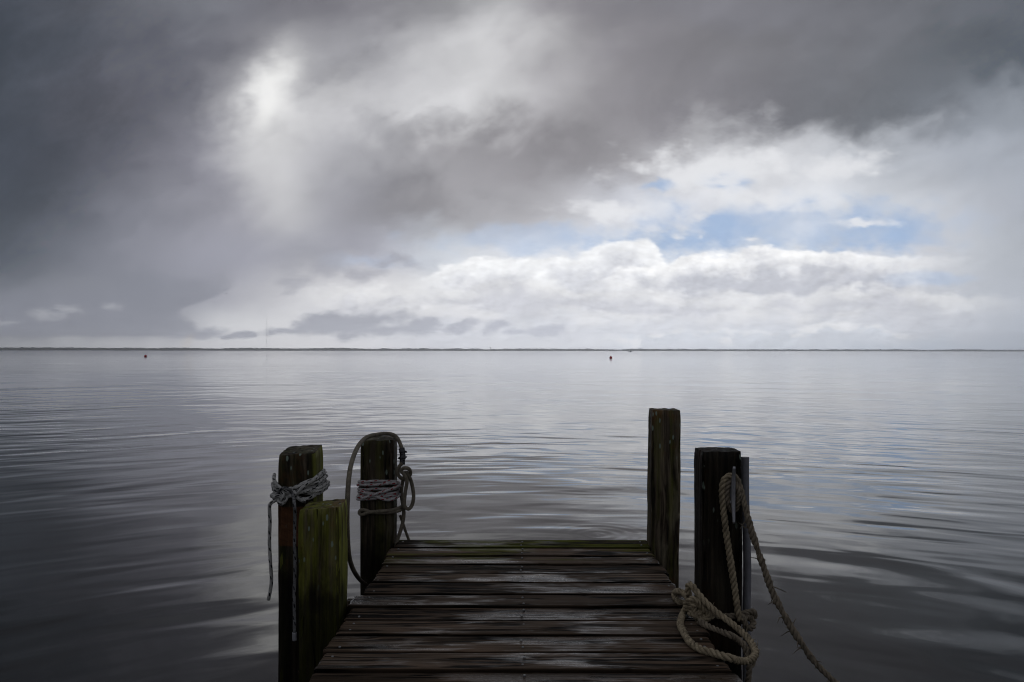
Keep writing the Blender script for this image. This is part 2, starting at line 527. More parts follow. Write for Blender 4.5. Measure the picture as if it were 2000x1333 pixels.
class Geo:
    def __init__(s):
        s.v, s.f, s.uv, s.n = [], [], [], 0

    def tube(s, p, r, sides=10, cap=True, u0=0.0):
        p = np.asarray(p, float)
        tg, n, b = frames(p)
        r = np.broadcast_to(np.asarray(r, float), (len(p),))
        L = u0 + np.r_[0, np.cumsum(np.linalg.norm(np.diff(p, axis=0), axis=1))]
        an = np.arange(sides) * 2 * math.pi / sides
        ring = p[:, None] + r[:, None, None] * (np.cos(an)[None, :, None] * n[:, None] + np.sin(an)[None, :, None] * b[:, None])
        s.v.append(ring.reshape(-1, 3))
        m = len(p)
        for i in range(m - 1):
            for j in range(sides):
                k = (j + 1) % sides
                s.f.append((s.n + i * sides + j, s.n + i * sides + k, s.n + (i + 1) * sides + k, s.n + (i + 1) * sides + j))
                j0, j1 = j / sides, (j + 1) / sides
                s.uv += [(L[i], j0), (L[i], j1), (L[i + 1], j1), (L[i + 1], j0)]
        if cap:
            s.f.append(tuple(s.n + j for j in range(sides))[::-1])
            s.uv += [(L[0], j / sides) for j in range(sides)]
            s.f.append(tuple(s.n + (m - 1) * sides + j for j in range(sides)))
            s.uv += [(L[-1], j / sides) for j in range(sides)]
        s.n += m * sides

    def twist(s, p, rad, strands=3, pitch=None, sides=8, wob=0.0, seed=0, phase=0.0):
        """a laid rope: strands spiral round the path"""
        pitch = pitch or rad * 5.0
        p = resample(p, pitch / 11.0)
        tg, n, b = frames(p)
        L = np.r_[0, np.cumsum(np.linalg.norm(np.diff(p, axis=0), axis=1))]
        rr = np.ones(len(p)) * rad
        if wob:
            rr = rr * np.array([1 + wob * mnoise.noise(Vector((q[0] * 30 + seed, q[1] * 30, q[2] * 30))) for q in p])
        for k in range(strands):
            a = phase + L / pitch * 2 * math.pi + k * 2 * math.pi / strands
            q = p + (rr * 0.56)[:, None] * (np.cos(a)[:, None] * n + np.sin(a)[:, None] * b)
            s.tube(q, rr * 0.47, sides, True, k * 0.37)

    def add(s, v, f, uvs=None):
        v = np.asarray(v, float)
        s.v.append(v)
        for q in f:
            s.f.append(tuple(s.n + i for i in q))
            s.uv += [(0, 0)] * len(q)
        s.n += len(v)

    def build(s, name, mat, parent=None, smooth=True, origin=None):
        return mesh(name, np.vstack(s.v), s.f, mat, parent, smooth, uv=s.uv, origin=origin)


def box(x0, x1, y0, y1, z0, z1):
    v = [(x0, y0, z0), (x1, y0, z0), (x1, y1, z0), (x0, y1, z0), (x0, y0, z1), (x1, y0, z1), (x1, y1, z1), (x0, y1, z1)]
    f = [(3, 2, 1, 0), (4, 5, 6, 7), (0, 1, 5, 4), (1, 2, 6, 5), (2, 3, 7, 6), (3, 0, 4, 7)]
    return v, f


# ------------------------------------------------------------------ materials
def material(name):
    m_ = bpy.data.materials.new(name)
    m_.use_nodes = True
    m_.node_tree.nodes.clear()
    t = T(m_.node_tree)
    out = t.node('ShaderNodeOutputMaterial')
    p = t.node('ShaderNodeBsdfPrincipled')
    t.t.links.new(p.outputs[0], out.inputs[0])
    return m_, t, p


def simple(name, c, rough=0.6, metal=0.0, spec=0.5, var=0.25, scale=30):
    m_, t, p = material(name)
    tc = t.node('ShaderNodeTexCoord')
    n = t.noise(tc.outputs['Object'], scale, 5, 0.6)
    t.put(p.inputs['Base Color'], t.mul((c[0], c[1], c[2]), 1.0 + (n - 0.5) * 2 * var))
    t.put(p.inputs['Roughness'], rough + (n - 0.5) * 0.3)
    p.inputs['Metallic'].default_value = metal
    p.inputs['Specular IOR Level'].default_value = spec
    t.put(p.inputs['Normal'], t.bump(n, 0.002))
    return m_


def water_material():
    m_, t, p = material('sound_water')
    geo = t.node('ShaderNodeNewGeometry')
    x, y, z = t.sep(geo.outputs['Position'])
    dist = (x * x + y * y).sqrt()
    # crests bend round the dock and wander a little
    wv = t.noise(t.vec(x * 0.05, y * 0.05, 0.3), 1.0, 2, 0.5, color=True)
    a1, a2, a3 = t.sep(wv)
    rad_ = (x * x + (y - 1.5) * (y - 1.5)).sqrt()
    y2 = y * 0.25 + rad_ * 0.75 + x * ((a1 - 0.5) * 0.6)
    far0 = t.ss(9, 40, dist)
    # long low undulation near the dock
    h1 = t.noise(t.vec(x * 0.55, y2 * 0.85, 7.3), 1.0, 1, 0.4, dist=0.7) * (0.030 - far0 * 0.008)
    # clean rounded ripples
    pat0 = t.ss(0.36, 0.60, t.noise(t.vec(x * 0.16, y2 * 0.22, 29.4), 1.0, 2, 0.5))
    h2 = t.noise(t.vec(x * 1.15, y2 * 3.1, 5.4), 1.0, 0.8, 0.4, dist=0.35) * (0.0065 + pat0 * 0.0095) * (1.0 - far0 * 0.70)
    h3 = t.noise(t.vec(x * 2.6, y2 * 6.0, 25.3), 1.0, 0.5, 0.4, dist=0.3) * pat0 * 0.0024 * (1.0 - far0)
    # wind band far out, and slow swell that the eye can still resolve there
    band = t.ss(40, 75, dist) * t.ss(420, 190, dist)
    far = t.ss(8, 40, dist)
    h4 = t.noise(t.vec(x * 0.9, y2 * 1.6, 3.4), 1.0, 3, 0.6) * band * 0.03
    h5 = t.noise(t.vec(x * 0.16, y2 * 0.42, 6.3), 1.0, 1, 0.5) * far0 * t.ss(120, 50, dist) * 0.055
    h5 = h5 + t.noise(t.vec(x * 0.05, y2 * 0.10, 16.2), 1.0, 2, 0.55) * t.ss(30, 90, dist) * 0.20
    # small rings by the far post
    rr = ((x - 0.62) * (x - 0.62) + (y - 6.2) * (y - 6.2)).sqrt()
    ring = (rr * 62.0).sin() * t.ss(0.62, 0.05, rr) * 0.00025
    calm = t.ss(0.0, 14.0, dist, 0.75, 1.0)
    h = (h1 + h2 + h3) * calm + h4 + h5 + ring
    p.inputs['Base Color'].default_value = (0.010, 0.0095, 0.0085, 1)
    p.inputs['IOR'].default_value = 1.333
    t.put(p.inputs['Roughness'], 0.008 + far * 0.015 + t.ss(40, 400, dist) * 0.06)
    t.put(p.inputs['Normal'], t.bump(h, 1.0))
    return m_


def deck_material():
    m_, t, p = material('wet_deck_wood')
    tc = t.node('ShaderNodeTexCoord')
    x, y, z = t.sep(tc.outputs['Object'])
    at_ = t.node('ShaderNodeAttribute', attribute_name='plank')
    pid = E(t, at_.outputs['Fac'])
    lx = t.node('ShaderNodeAttribute', attribute_name='across')
    ac = E(t, lx.outputs['Fac'])                    # -1..1 across the plank
    x = x + (t.noise(t.vec(x * 3.1 + 0.4, y * 23.0, pid * 3.3), 1.0, 3, 0.6) - 0.5) * 0.30 + 3.37
    # knots bend the grain
    kv = t.vec(x * 2.3 + pid * 17.0, y * 5.0, pid * 5.0)
    kd = t.voro(kv, 1.0, 'Distance', 1.0)
    knot = t.ss(0.26, 0.0, kd)
    gy = y + knot * 0.045 + (t.noise(t.vec(x * 1.6, y * 3.0, pid * 9.0), 1.0, 3, 0.5) - 0.5) * 0.035
    g1 = t.noise(t.vec(x * 2.4 + pid * 3.0, gy * 75.0, pid * 31.0), 1.0, 5, 0.6)
    g3 = t.noise(t.vec(x * 0.8 + pid * 5.0, gy * 26.0, pid * 7.0), 1.0, 4, 0.6)
    g2 = t.noise(t.vec(x * 4.0, gy * 260.0, pid * 11.0), 1.0, 4, 0.65)
    blot = t.noise(t.vec(x * 2.2, y * 6.0, pid * 13.0), 1.0, 5, 0.6)
    blot2 = t.noise(t.vec(x * 7.0, y * 14.0, 3.0), 1.0, 5, 0.6)
    rnd = (pid * 7.31).frac()
    tone = (pid * 5.77).frac()
    c = t.ramp(g1 * 0.30 + g3 * 0.05 + 0.305 + tone * 0.10 + (blot - 0.5) * 0.25, [(0.30, (0.006, 0.0045, 0.0035)), (0.44, (0.026, 0.018, 0.012)), (0.56, (0.070, 0.050, 0.036)), (0.70, (0.15, 0.12, 0.095))])
    c = t.mix(t.ss(0.5, 0.75, blot) * 0.6, c, t.mix(g1, (0.018, 0.011, 0.007, 1), (0.17, 0.10, 0.062, 1)))
    c = t.mul(c, (0.55 + rnd * 0.6 + (g2 - 0.5) * 1.1) * 1.65)
    # dark splits
    spl = t.ss(0.33, 0.29, t.noise(t.vec(x * 0.9 + 4.0, gy * 42.0, pid * 23.0), 1.0, 3, 0.5))
    c = t.mix(spl * 0.85, c, (0.002, 0.002, 0.002, 1))
    c = t.mix(t.ss(0.10, 0.04, kd) * 0.8, c, (0.004, 0.003, 0.003, 1))
    n4 = t.noise(t.vec(x * 1.1 + pid * 2.0, gy * 30.0, pid * 19.0), 1.0, 4, 0.55)
    ln = t.ss(0.075, 0.03, (n4 - 0.5).abs()) * t.ss(0.42, 0.55, t.noise(t.vec(x * 3.0, y * 9.0, 33.0), 1.0, 2, 0.5))
    c = t.mix(ln * 0.95, c, (0.0015, 0.0013, 0.001, 1))
    ring_ = (kd * 95.0 + g1 * 5.0).sin() * 0.5 + 0.5
    kz = t.ss(0.17, 0.10, kd)
    c = t.mix(kz * 0.75, c, t.mix(ring_, (0.004, 0.003, 0.002, 1), (0.060, 0.042, 0.030, 1)))
    # moss toward the outer end
    mo = t.ss(3.25, 3.85, y + (blot - 0.5) * 0.9) * t.ss(0.50, 0.66, t.noise(t.vec(x * 2.6, y * 12.0, 8.3), 1.0, 5, 0.6))
    last = t.ss(3.76, 3.80, y) * t.ss(0.44, 0.62, t.noise(t.vec(x * 3.4, y * 22.0, 18.4), 1.0, 4, 0.6)) * t.ss(2.82, 3.17, x)
    mo = mo.max(last)
    c = t.mix(mo * 0.8, c, t.mix(blot2, (0.030, 0.036, 0.006, 1), (0.17, 0.185, 0.028, 1)))
    # pale wear: gull droppings, scuffed fibre
    dr = t.voro(t.vec(x * 3.1, y * 7.0, 1.5), 1.0, 'Distance')
    drc = t.sep(t.voro(t.vec(x * 3.1, y * 7.0, 1.5), 1.0, 'Color'))[0]
    drop = t.ss(0.17, 0.07, dr + (blot2 - 0.5) * 0.35) * t.ss(0.86, 0.88, drc)
    c = t.mix(drop * 0.8, c, (0.34, 0.35, 0.36, 1))
    rag = t.ss(0.70, 0.78, blot2) * t.ss(0.5, 0.7, g2) * t.ss(0.5, 0.7, blot)
    c = t.mix(rag * 0.7, c, (0.22, 0.13, 0.09, 1))
    c = t.mul(c, 1.0 - t.ss(0.89, 0.98, ac.abs()) * 0.8)  # shade of the gaps painted into the colour of the plank edges
    t.put(p.inputs['Base Color'], c)
    # standing wet in the worn middle of the boards
    wn = t.noise(t.vec(x * 2.0 + pid * 0.6, y * 4.0, 4.3 + pid * 0.6), 1.0, 4, 0.6)
    wet = t.ss(0.51, 0.66, wn + t.ss(0.5, 0.0, (x - 3.40).abs()) * 0.09 + (g3 - 0.5) * 0.14 + (g1 - 0.5) * 0.30 + (blot2 - 0.5) * 0.35)
    edge_ = t.ss(0.90, 0.98, ac.abs())          # plank edges, kept dull where the dark of the gaps is painted
    wet = wet * (1.0 - edge_)
    t.put(p.inputs['Roughness'], 0.66 - wet * 0.42 + (g2 - 0.5) * 0.25 + mo * 0.3)
    t.put(p.inputs['Specular IOR Level'], (0.03 + wet * 0.30) * (1.0 - edge_ * 0.9))
    hgt = g1 * 0.004 + g2 * 0.0016 - spl * 0.0045 - ln * 0.006 + blot * 0.004 + kz * ring_ * 0.002
    t.put(p.inputs['Normal'], t.bump(hgt, 1.0, 1.0))
    return m_


def post_material(name, seed, green=0.5, olive=(0.050, 0.055, 0.012), brown=None, spots=0.12, dark=1.0, tide=None, side=0.0):
    """wet, algae grown timber; brown = (x0,x1,z0,z1) patch of bared wood on the face"""
    m_, t, p = material(name)
    tc = t.node('ShaderNodeTexCoord')
    x, y, z = t.sep(tc.outputs['Object'])
    s = x + y
    wob = (t.noise(t.vec(x * 6, y * 6, z * 2.2 + seed), 1.0, 3, 0.5) - 0.5) * 0.05
    g1 = t.noise(t.vec((x + wob) * 55, (y + wob) * 55, z * 1.6 + seed), 1.0, 5, 0.6)
    g2 = t.noise(t.vec(x * 210, y * 210, z * 6.0 + seed), 1.0, 4, 0.65)
    bl = t.noise(t.vec(x * 7, y * 7, z * 4.0 + seed * 3), 1.0, 5, 0.62)
    bl2 = t.noise(t.vec(x * 16, y * 16, z * 12 + seed), 1.0, 5, 0.6)
    stre = t.noise(t.vec(x * 26, y * 26, z * 1.3 + seed * 2), 1.0, 4, 0.55)
    c = t.ramp(g1, [(0.32, (0.003, 0.002, 0.002)), (0.44, (0.016, 0.012, 0.008)), (0.60, (0.055, 0.043, 0.030)), (0.74, (0.11, 0.088, 0.062))])
    worn = t.ss(0.54, 0.68, t.noise(t.vec(x * 9, y * 9, z * 2.4 + seed * 5), 1.0, 5, 0.6))
    gm = t.ss(0.62 - green * 0.35, 0.80 - green * 0.25, stre * 0.6 + bl * 0.4)
    gc = t.mix(g2, (olive[0] * .4, olive[1] * .4, olive[2] * .5, 1), (olive[0] * 1.5, olive[1] * 1.5, olive[2] * 1.6, 1))
    c = t.mix(gm * 0.85, c, gc)
    rb = t.ss(0.55, 0.66, bl)
    c = t.mix(rb * 0.75, c, t.mix(g1, (0.012, 0.006, 0.003, 1), (0.085, 0.042, 0.018, 1)))
    c = t.mix(worn * 0.55, c, t.mix(g1, (0.03, 0.026, 0.018, 1), (0.17, 0.15, 0.10, 1)))
    crk = t.ss(0.37, 0.31, t.noise(t.vec((x + wob) * 30, (y + wob) * 30, z * 0.8 + seed * 7), 1.0, 3, 0.5))
    c = t.mix(crk * 0.9, c, (0.002, 0.002, 0.0015, 1))
    if brown:
        bm = None
        for v_, a_, b_ in ((x, brown[0], brown[1]), (z, brown[2], brown[3])):
            q_ = t.ss(a_ - .004, a_ + .004, v_ + (bl2 - .5) * .02) * t.ss(b_ + .004, b_ - .004, v_ + (bl - .5) * .02)
            bm = q_ if bm is None else bm * q_
        gr = t.noise(t.vec(x * 20, y * 20, z * 90 + x * 30 + seed), 1.0, 5, 0.6)
        c = t.mix(bm * 0.9, c, t.mix(gr, (0.020, 0.008, 0.004, 1), (0.150, 0.066, 0.030, 1)))
    c = t.mul(c, (0.55 + g2 * 0.9) * dark * 1.15)
    # crusty lichen / gull drips, longer than wide, mostly near the top
    dv = t.vec(x * 62 + (bl2 - .5) * .5, y * 62, z * 24 + seed)
    dd = t.voro(dv, 1.0, 'Distance')
    dc = t.sep(t.voro(dv, 1.0, 'Color'))[0]
    lim = 1.0 - spots
    sp = t.ss(0.34, 0.22, dd + (bl2 - .5) * 0.3) * t.ss(lim, lim + 0.01, dc) * t.ss(-0.36, -0.10, z)
    c = t.mix(sp * 0.85, c, (0.20, 0.25, 0.21, 1))
    if side:
        geo = t.node('ShaderNodeNewGeometry')
        nx_ = t.sep(geo.outputs['True Normal'])[0]
        sm_ = t.ss(0.45, 0.75, nx_) * t.ss(0.30, 0.50, stre) * side
        c = t.mix(sm_, c, t.mix(g1, (0.10, 0.11, 0.018, 1), (0.34, 0.35, 0.07, 1)))
    if tide is not None:
        c = t.mul(c, t.ss(tide - 0.10, tide + 0.12, z + (bl - .5) * 0.6, 0.22, 1.0))
    t.put(p.inputs['Base Color'], c)
    t.put(p.inputs['Roughness'], 0.62 + (g2 - 0.5) * 0.4)
    p.inputs['Specular IOR Level'].default_value = 0.10
    t.put(p.inputs['Normal'], t.bump(g1 * 0.006 + g2 * 0.0014 + bl2 * 0.003 - crk * 0.006, 1.0))
    return m_


def rope_material(name, c0, c1, fleck=None, braid=True, soil=0.4):
    m_, t, p = material(name)
    uvn = t.node('ShaderNodeUVMap')
    u, v, _ = t.sep(uvn.outputs[0])
    tc = t.node('ShaderNodeTexCoord')
    n = t.noise(tc.outputs['Object'], 45, 5, 0.6)
    nf = t.noise(tc.outputs['Object'], 420, 4, 0.65)
    c = t.mix(t.ss(0.3, 0.7, n * 0.6 + nf * 0.4), (*c0, 1), (*c1, 1))
    if braid:
        a = ((u * 150.0 + v * 8.0) * 1.0).frac()
        b = ((u * 150.0 - v * 8.0) * 1.0).frac()
        w = t.ss(0.5, 0.0, (a - 0.5).abs()) * t.ss(0.5, 0.0, (b - 0.5).abs())
        h = w * 0.0016 + nf * 0.001
        c = t.mul(c, 0.70 + w * 0.6)
    else:
        fib = t.noise(t.vec(u * 160.0, v * 26.0 + u * 120.0, 0.0), 1.0, 4, 0.6)
        h = fib * 0.0016 + nf * 0.001
        c = t.mul(c, 0.55 + fib * 0.9)
    if fleck:
        cell = (u / 0.021).floor()
        cu = (u / 0.021).frac()
        cv = (v * 2.0 + cell * 0.37).frac()
        fm = t.ss(0.34, 0.26, (cu - 0.5).abs()) * t.ss(0.15, 0.10, (cv + cu * 0.25 - 0.6).abs())
        c = t.mix(fm, c, (*fleck, 1))
    t.put(p.inputs['Base Color'], c)
    p.inputs['Roughness'].default_value = 0.85
    p.inputs['Specular IOR Level'].default_value = 0.2
    t.put(p.inputs['Normal'], t.bump(h, 1.0))
    return m_


# ------------------------------------------------------------------ water
WZ = -0.50
wv_, wf_ = [(-11000, -11000, 0), (11000, -11000, 0), (11000, 11000, 0), (-11000, 11000, 0)], [(0, 1, 2, 3)]
water = mesh('water', wv_, wf_, water_material(), smooth=False, origin=(0, 0, 0))
water.location = (0, 0, WZ)
tag(water, 'calm grey sound water with low ripples reflecting the clouds', 'water', kind='structure')


# ------------------------------------------------------------------ far shore
def shore_d(px):
    return float(np.interp(px, [-400, 0, 500, 1000, 1500, 2000, 2500], [4500, 4750, 5400, 6300, 7300, 8100, 8700]))


land_m = simple('shore_soil', (0.06, 0.06, 0.04), 0.9, var=0.4, scale=0.02)
gv, gf = [], []
PX = np.arange(-420, 2521, 20)
for i, px in enumerate(PX):
    D = shore_d(px) * (1 + 0.01 * mnoise.noise(Vector((px * 0.011, 0, 0))))
    tx = (px - VX) / F
    for dd, zz in ((0, -1.5), (4, 0.4), (60, 1.5), (1500, 2.5)):
        gv.append((tx * (D + dd), D + dd, WZ + zz))
    if i:
        for k in range(3):
            a = (i - 1) * 4 + k
            gf.append((a, a + 4, a + 5, a + 1))
shore = mesh('far_shore', gv, gf, land_m)
tag(shore, 'low far shore along the horizon', 'shore', kind='structure')

leaf_m = simple('far_foliage', (0.095, 0.110, 0.080), 0.9, spec=0.1, var=0.5, scale=0.05)
random.seed(4)
ico_v, ico_f = [], []
_ph = (1 + 5 ** 0.5) / 2
for a, b in ((-1, _ph), (1, _ph), (-1, -_ph), (1, -_ph)):
    ico_v += [(a, b, 0), (0, a, b), (b, 0, a)]
ico_v = np.array([(-1, _ph, 0), (1, _ph, 0), (-1, -_ph, 0), (1, -_ph, 0), (0, -1, _ph), (0, 1, _ph), (0, -1, -_ph), (0, 1, -_ph), (_ph, 0, -1), (_ph, 0, 1), (-_ph, 0, -1), (-_ph, 0, 1)]) / 1.9
ico_f = [(0, 11, 5), (0, 5, 1), (0, 1, 7), (0, 7, 10), (0, 10, 11), (1, 5, 9), (5, 11, 4), (11, 10, 2), (10, 7, 6), (7, 1, 8), (3, 9, 4), (3, 4, 2), (3, 2, 6), (3, 6, 8), (3, 8, 9), (4, 9, 5), (2, 4, 11), (6, 2, 10), (8, 6, 7), (9, 8, 1)]
G = Geo()
px = -400.0
while px < 2500:
    D0 = shore_d(px) * (1 + 0.01 * mnoise.noise(Vector((px * 0.011, 0, 0))))
    hb = 1.0 + 0.34 * mnoise.noise(Vector((px * 0.013, 7, 0))) + 0.26 * mnoise.noise(Vector((px * 0.05, 3, 0)))
    for row in range(2):
        D = D0 + 14 + row * 40 + random.uniform(-8, 8)
        hgt = 16.4 * hb * random.uniform(0.82, 1.12)
        w = random.uniform(10, 17)
        sc = np.array((w, w, hgt * 0.62))
        v = ico_v * sc * np.random.RandomState(G.n % 9999).uniform(0.8, 1.15, (12, 1)) + np.array(((px - VX) / F * D, D, WZ + 1.2 + hgt * 0.45))
        G.add(v, ico_f)
    px += random.uniform(1.6, 3.2)
tl = G.build('treeline', leaf_m, smooth=False)
tag(tl, 'hazy blue grey line of trees on the far shore', 'trees', kind='stuff')

# thin guyed radio masts and a water tower beyond the trees
steel = simple('grey_steel', (0.16, 0.16, 0.17), 0.6, 0.3, scale=1.0)


def mast(name, px, py_top, D, w, label):
    e = empty(name, tuple(at(px, 685, D)[:2]) + (WZ + 1.0,))
    ztop = zat(py_top, D)
    x0 = (px - VX) / F * D
    g = Geo()
    n = 24
    for k in range(3):
        a = k * 2 * math.pi / 3
        o_ = np.array((math.cos(a), math.sin(a), 0)) * w
        g.tube([(x0 + o_[0], D + o_[1], WZ), (x0 + o_[0], D + o_[1], ztop)], w * 0.32, 5)
    for i in range(n):
        z0 = WZ + (ztop - WZ) * i / n
        z1 = WZ + (ztop - WZ) * (i + 1) / n
        for k in range(3):
            a, b = k * 2 * math.pi / 3, (k + 1) * 2 * math.pi / 3
            g.tube([(x0 + math.cos(a) * w, D + math.sin(a) * w, z0), (x0 + math.cos(b) * w, D + math.sin(b) * w, z1)], w * 0.18, 4)
    g.build('lattice', steel, e)
    g = Geo()
    for k in range(3):
        a = k * 2 * math.pi / 3 + 0.5
        g.tube([(x0, D, WZ + (ztop - WZ) * 0.8), (x0 + math.cos(a) * 90, D + math.sin(a) * 90, WZ + 1)], 0.05, 4)
    g.build('guy_wires', steel, e)
    tag(e, label, 'radio mast')
    return e


mast('radio_mast', 521, 616, 5700, 0.80, 'tall thin grey radio mast rising from the far trees under pale sky')
mast('radio_mast', 526.5, 640, 6100, 0.28, 'fainter shorter radio mast just right of the tall one')


def lathe(prof, c, sides=16):
    v, f = [], []
    for r, z in prof:
        for k in range(sides):
            a = k * 2 * math.pi / sides
            v.append((c[0] + r * math.cos(a), c[1] + r * math.sin(a), c[2] + z))
    for i in range(len(prof) - 1):
        for k in range(sides):
            k2 = (k + 1) % sides
            f.append((i * sides + k, i * sides + k2, (i + 1) * sides + k2, (i + 1) * sides + k))
    f.append(tuple(range(sides))[::-1])
    f.append(tuple((len(prof) - 1) * sides + k for k in range(sides)))
    return v, f


D = 6600
e = empty('water_tower', ((958 - VX) / F * D, D, WZ + 1))
g = Geo(); g.add(*lathe([(2.0, 0), (1.3, 2), (1.3, 20)], e.location)); g.build('stem', steel, e)
g = Geo(); g.add(*lathe([(1.3, 20), (5.0, 21.5), (6.4, 25), (5.0, 28), (1.6, 29.6), (0.2, 30)], e.location)); g.build('tank', steel, e)
tag(e, 'tiny round water tower poking above the far treeline', 'water tower')

# red mooring buoys
red_m = simple('red_buoy_plastic', (0.55, 0.015, 0.012), 0.4, var=0.15, scale=6)
blk_m = simple('black_rubber', (0.012, 0.012, 0.013), 0.6)


def buoy(px, py, size, squash, label):
    size *= 1.12
    D = F * (CAM_H - WZ) / (py - (VY + (px - 1000) * 0.001))
    x0 = (px - VX) / F * D
    r = size / 2
    e = empty('buoy', (x0, D, WZ))
    prof = [(r * math.cos(a), r * (0.45 + squash * math.sin(a))) for a in np.linspace(-1.3, 1.35, 12)]
    g = Geo(); g.add(*lathe(prof, (x0, D, WZ))); g.build('float', red_m, e)
    g = Geo()
    an = np.linspace(0, 2 * math.pi, 17)
    g.tube([(x0 + math.cos(a) * r * .22, D, WZ + r * (0.45 + squash) + r * .12 + math.sin(a) * r * .2) for a in an], r * 0.09, 6)
    g.build('ring', blk_m, e)
    tag(e, label, 'buoy', 'red buoys floating far out')


buoy(284, 697.2, 0.62, 0.62, 'red buoy floating alone far out under the dark cloud, away from the boat')
buoy(1193, 700.4, 0.50, 1.0, 'round red buoy floating far out, the one near the distant boat')

# distant skiff
D = 960
x0 = (1231 - VX) / F * D
e = empty('boat', (x0, D, WZ))
hull_m = simple('dark_boat_paint', (0.035, 0.037, 0.045), 0.5, scale=2)
st = []
for s_, hw, zb, zt in ((-2.5, .75, -.2, .62), (-1.2, .9, -.25, .62), (.4, .9, -.25, .68), (1.6, .6, -.2, .82), (2.4, .06, .1, 1.0)):
    st.append([(x0 + s_, D - hw, WZ + zt), (x0 + s_, D - hw * .7, WZ + zb), (x0 + s_, D + hw * .7, WZ + zb), (x0 + s_, D + hw, WZ + zt)])
v = np.array(st).reshape(-1, 3)
f = []
for i in range(4):
    for k in range(3):
        f.append((i * 4 + k, i * 4 + k + 1, i * 4 + k + 5, i * 4 + k + 4))
    f.append((i * 4 + 3, i * 4, i * 4 + 4, i * 4 + 7))
f += [(3, 2, 1, 0), (16, 17, 18, 19)]
g = Geo(); g.add(v, f); g.build('hull', hull_m, e, smooth=False)
g = Geo(); g.add(*box(x0 - .3, x0 + .9, D - .4, D + .4, WZ + .6, WZ + 1.45)); g.add(*box(x0 - .1, x0 + .6, D - .45, D + .45, WZ + 1.45, WZ + 1.55)); g.build('console', hull_m, e, smooth=False)
g = Geo(); g.add(*box(x0 - 2.9, x0 - 2.5, D - .2, D + .2, WZ + .2, WZ + 1.1)); g.build('outboard_motor', blk_m, e, smooth=False)
tag(e, 'tiny dark open motor boat out on the water before the far trees', 'boat')

# birds
bird_m = simple('dark_feathers', (0.03, 0.03, 0.035), 0.8)


def bird(px, py, D, span, flap, label):
    c = at(px, py, D)
    e = empty('bird', tuple(c))
    g = Geo()
    g.tube([c + np.array((-.5, 0, 0)) * span * .5, c + np.array((-.25, 0, .01)) * span * .5, c + np.array((.0, 0, .02)) * span * .5, c + np.array((.3, 0, .03)) * span * .5, c + np.array((.48, 0, .03)) * span * .5],
           np.array((.01, .05, .075, .06, .012)) * span, 8)
    g.build('body', bird_m, e)
    for sgn in (-1, 1):
        v, f = [], []
        for k, (yy, zz, ch) in enumerate(((0.03, 0, .2), (.25, .5 * flap, .17), (.5, .75 * flap, .02))):
            for q in (-.5, .5):
                for th in (-.012, .012):
                    v.append(c + span * np.array((q * ch, sgn * yy, zz * .4 + th)))
        for k in range(2):
            b0 = k * 4
            f += [(b0, b0 + 2, b0 + 6, b0 + 4), (b0 + 1, b0 + 5, b0 + 7, b0 + 3), (b0, b0 + 4, b0 + 5, b0 + 1), (b0 + 2, b0 + 3, b0 + 7, b0 + 6)]
        f += [(8, 10, 11, 9), (0, 1, 3, 2)]
        g = Geo(); g.add(v, f); g.build('wing', bird_m, e)
    tag(e, label, 'bird', 'birds far off in the sky')


bird(441.5, 575, 260, 0.75, 1.0, 'tiny dark bird flying left of the radio mast against grey cloud')
bird(1257, 516, 260, 0.62, 0.8, 'tiny dark bird flying before the white cumulus bank')

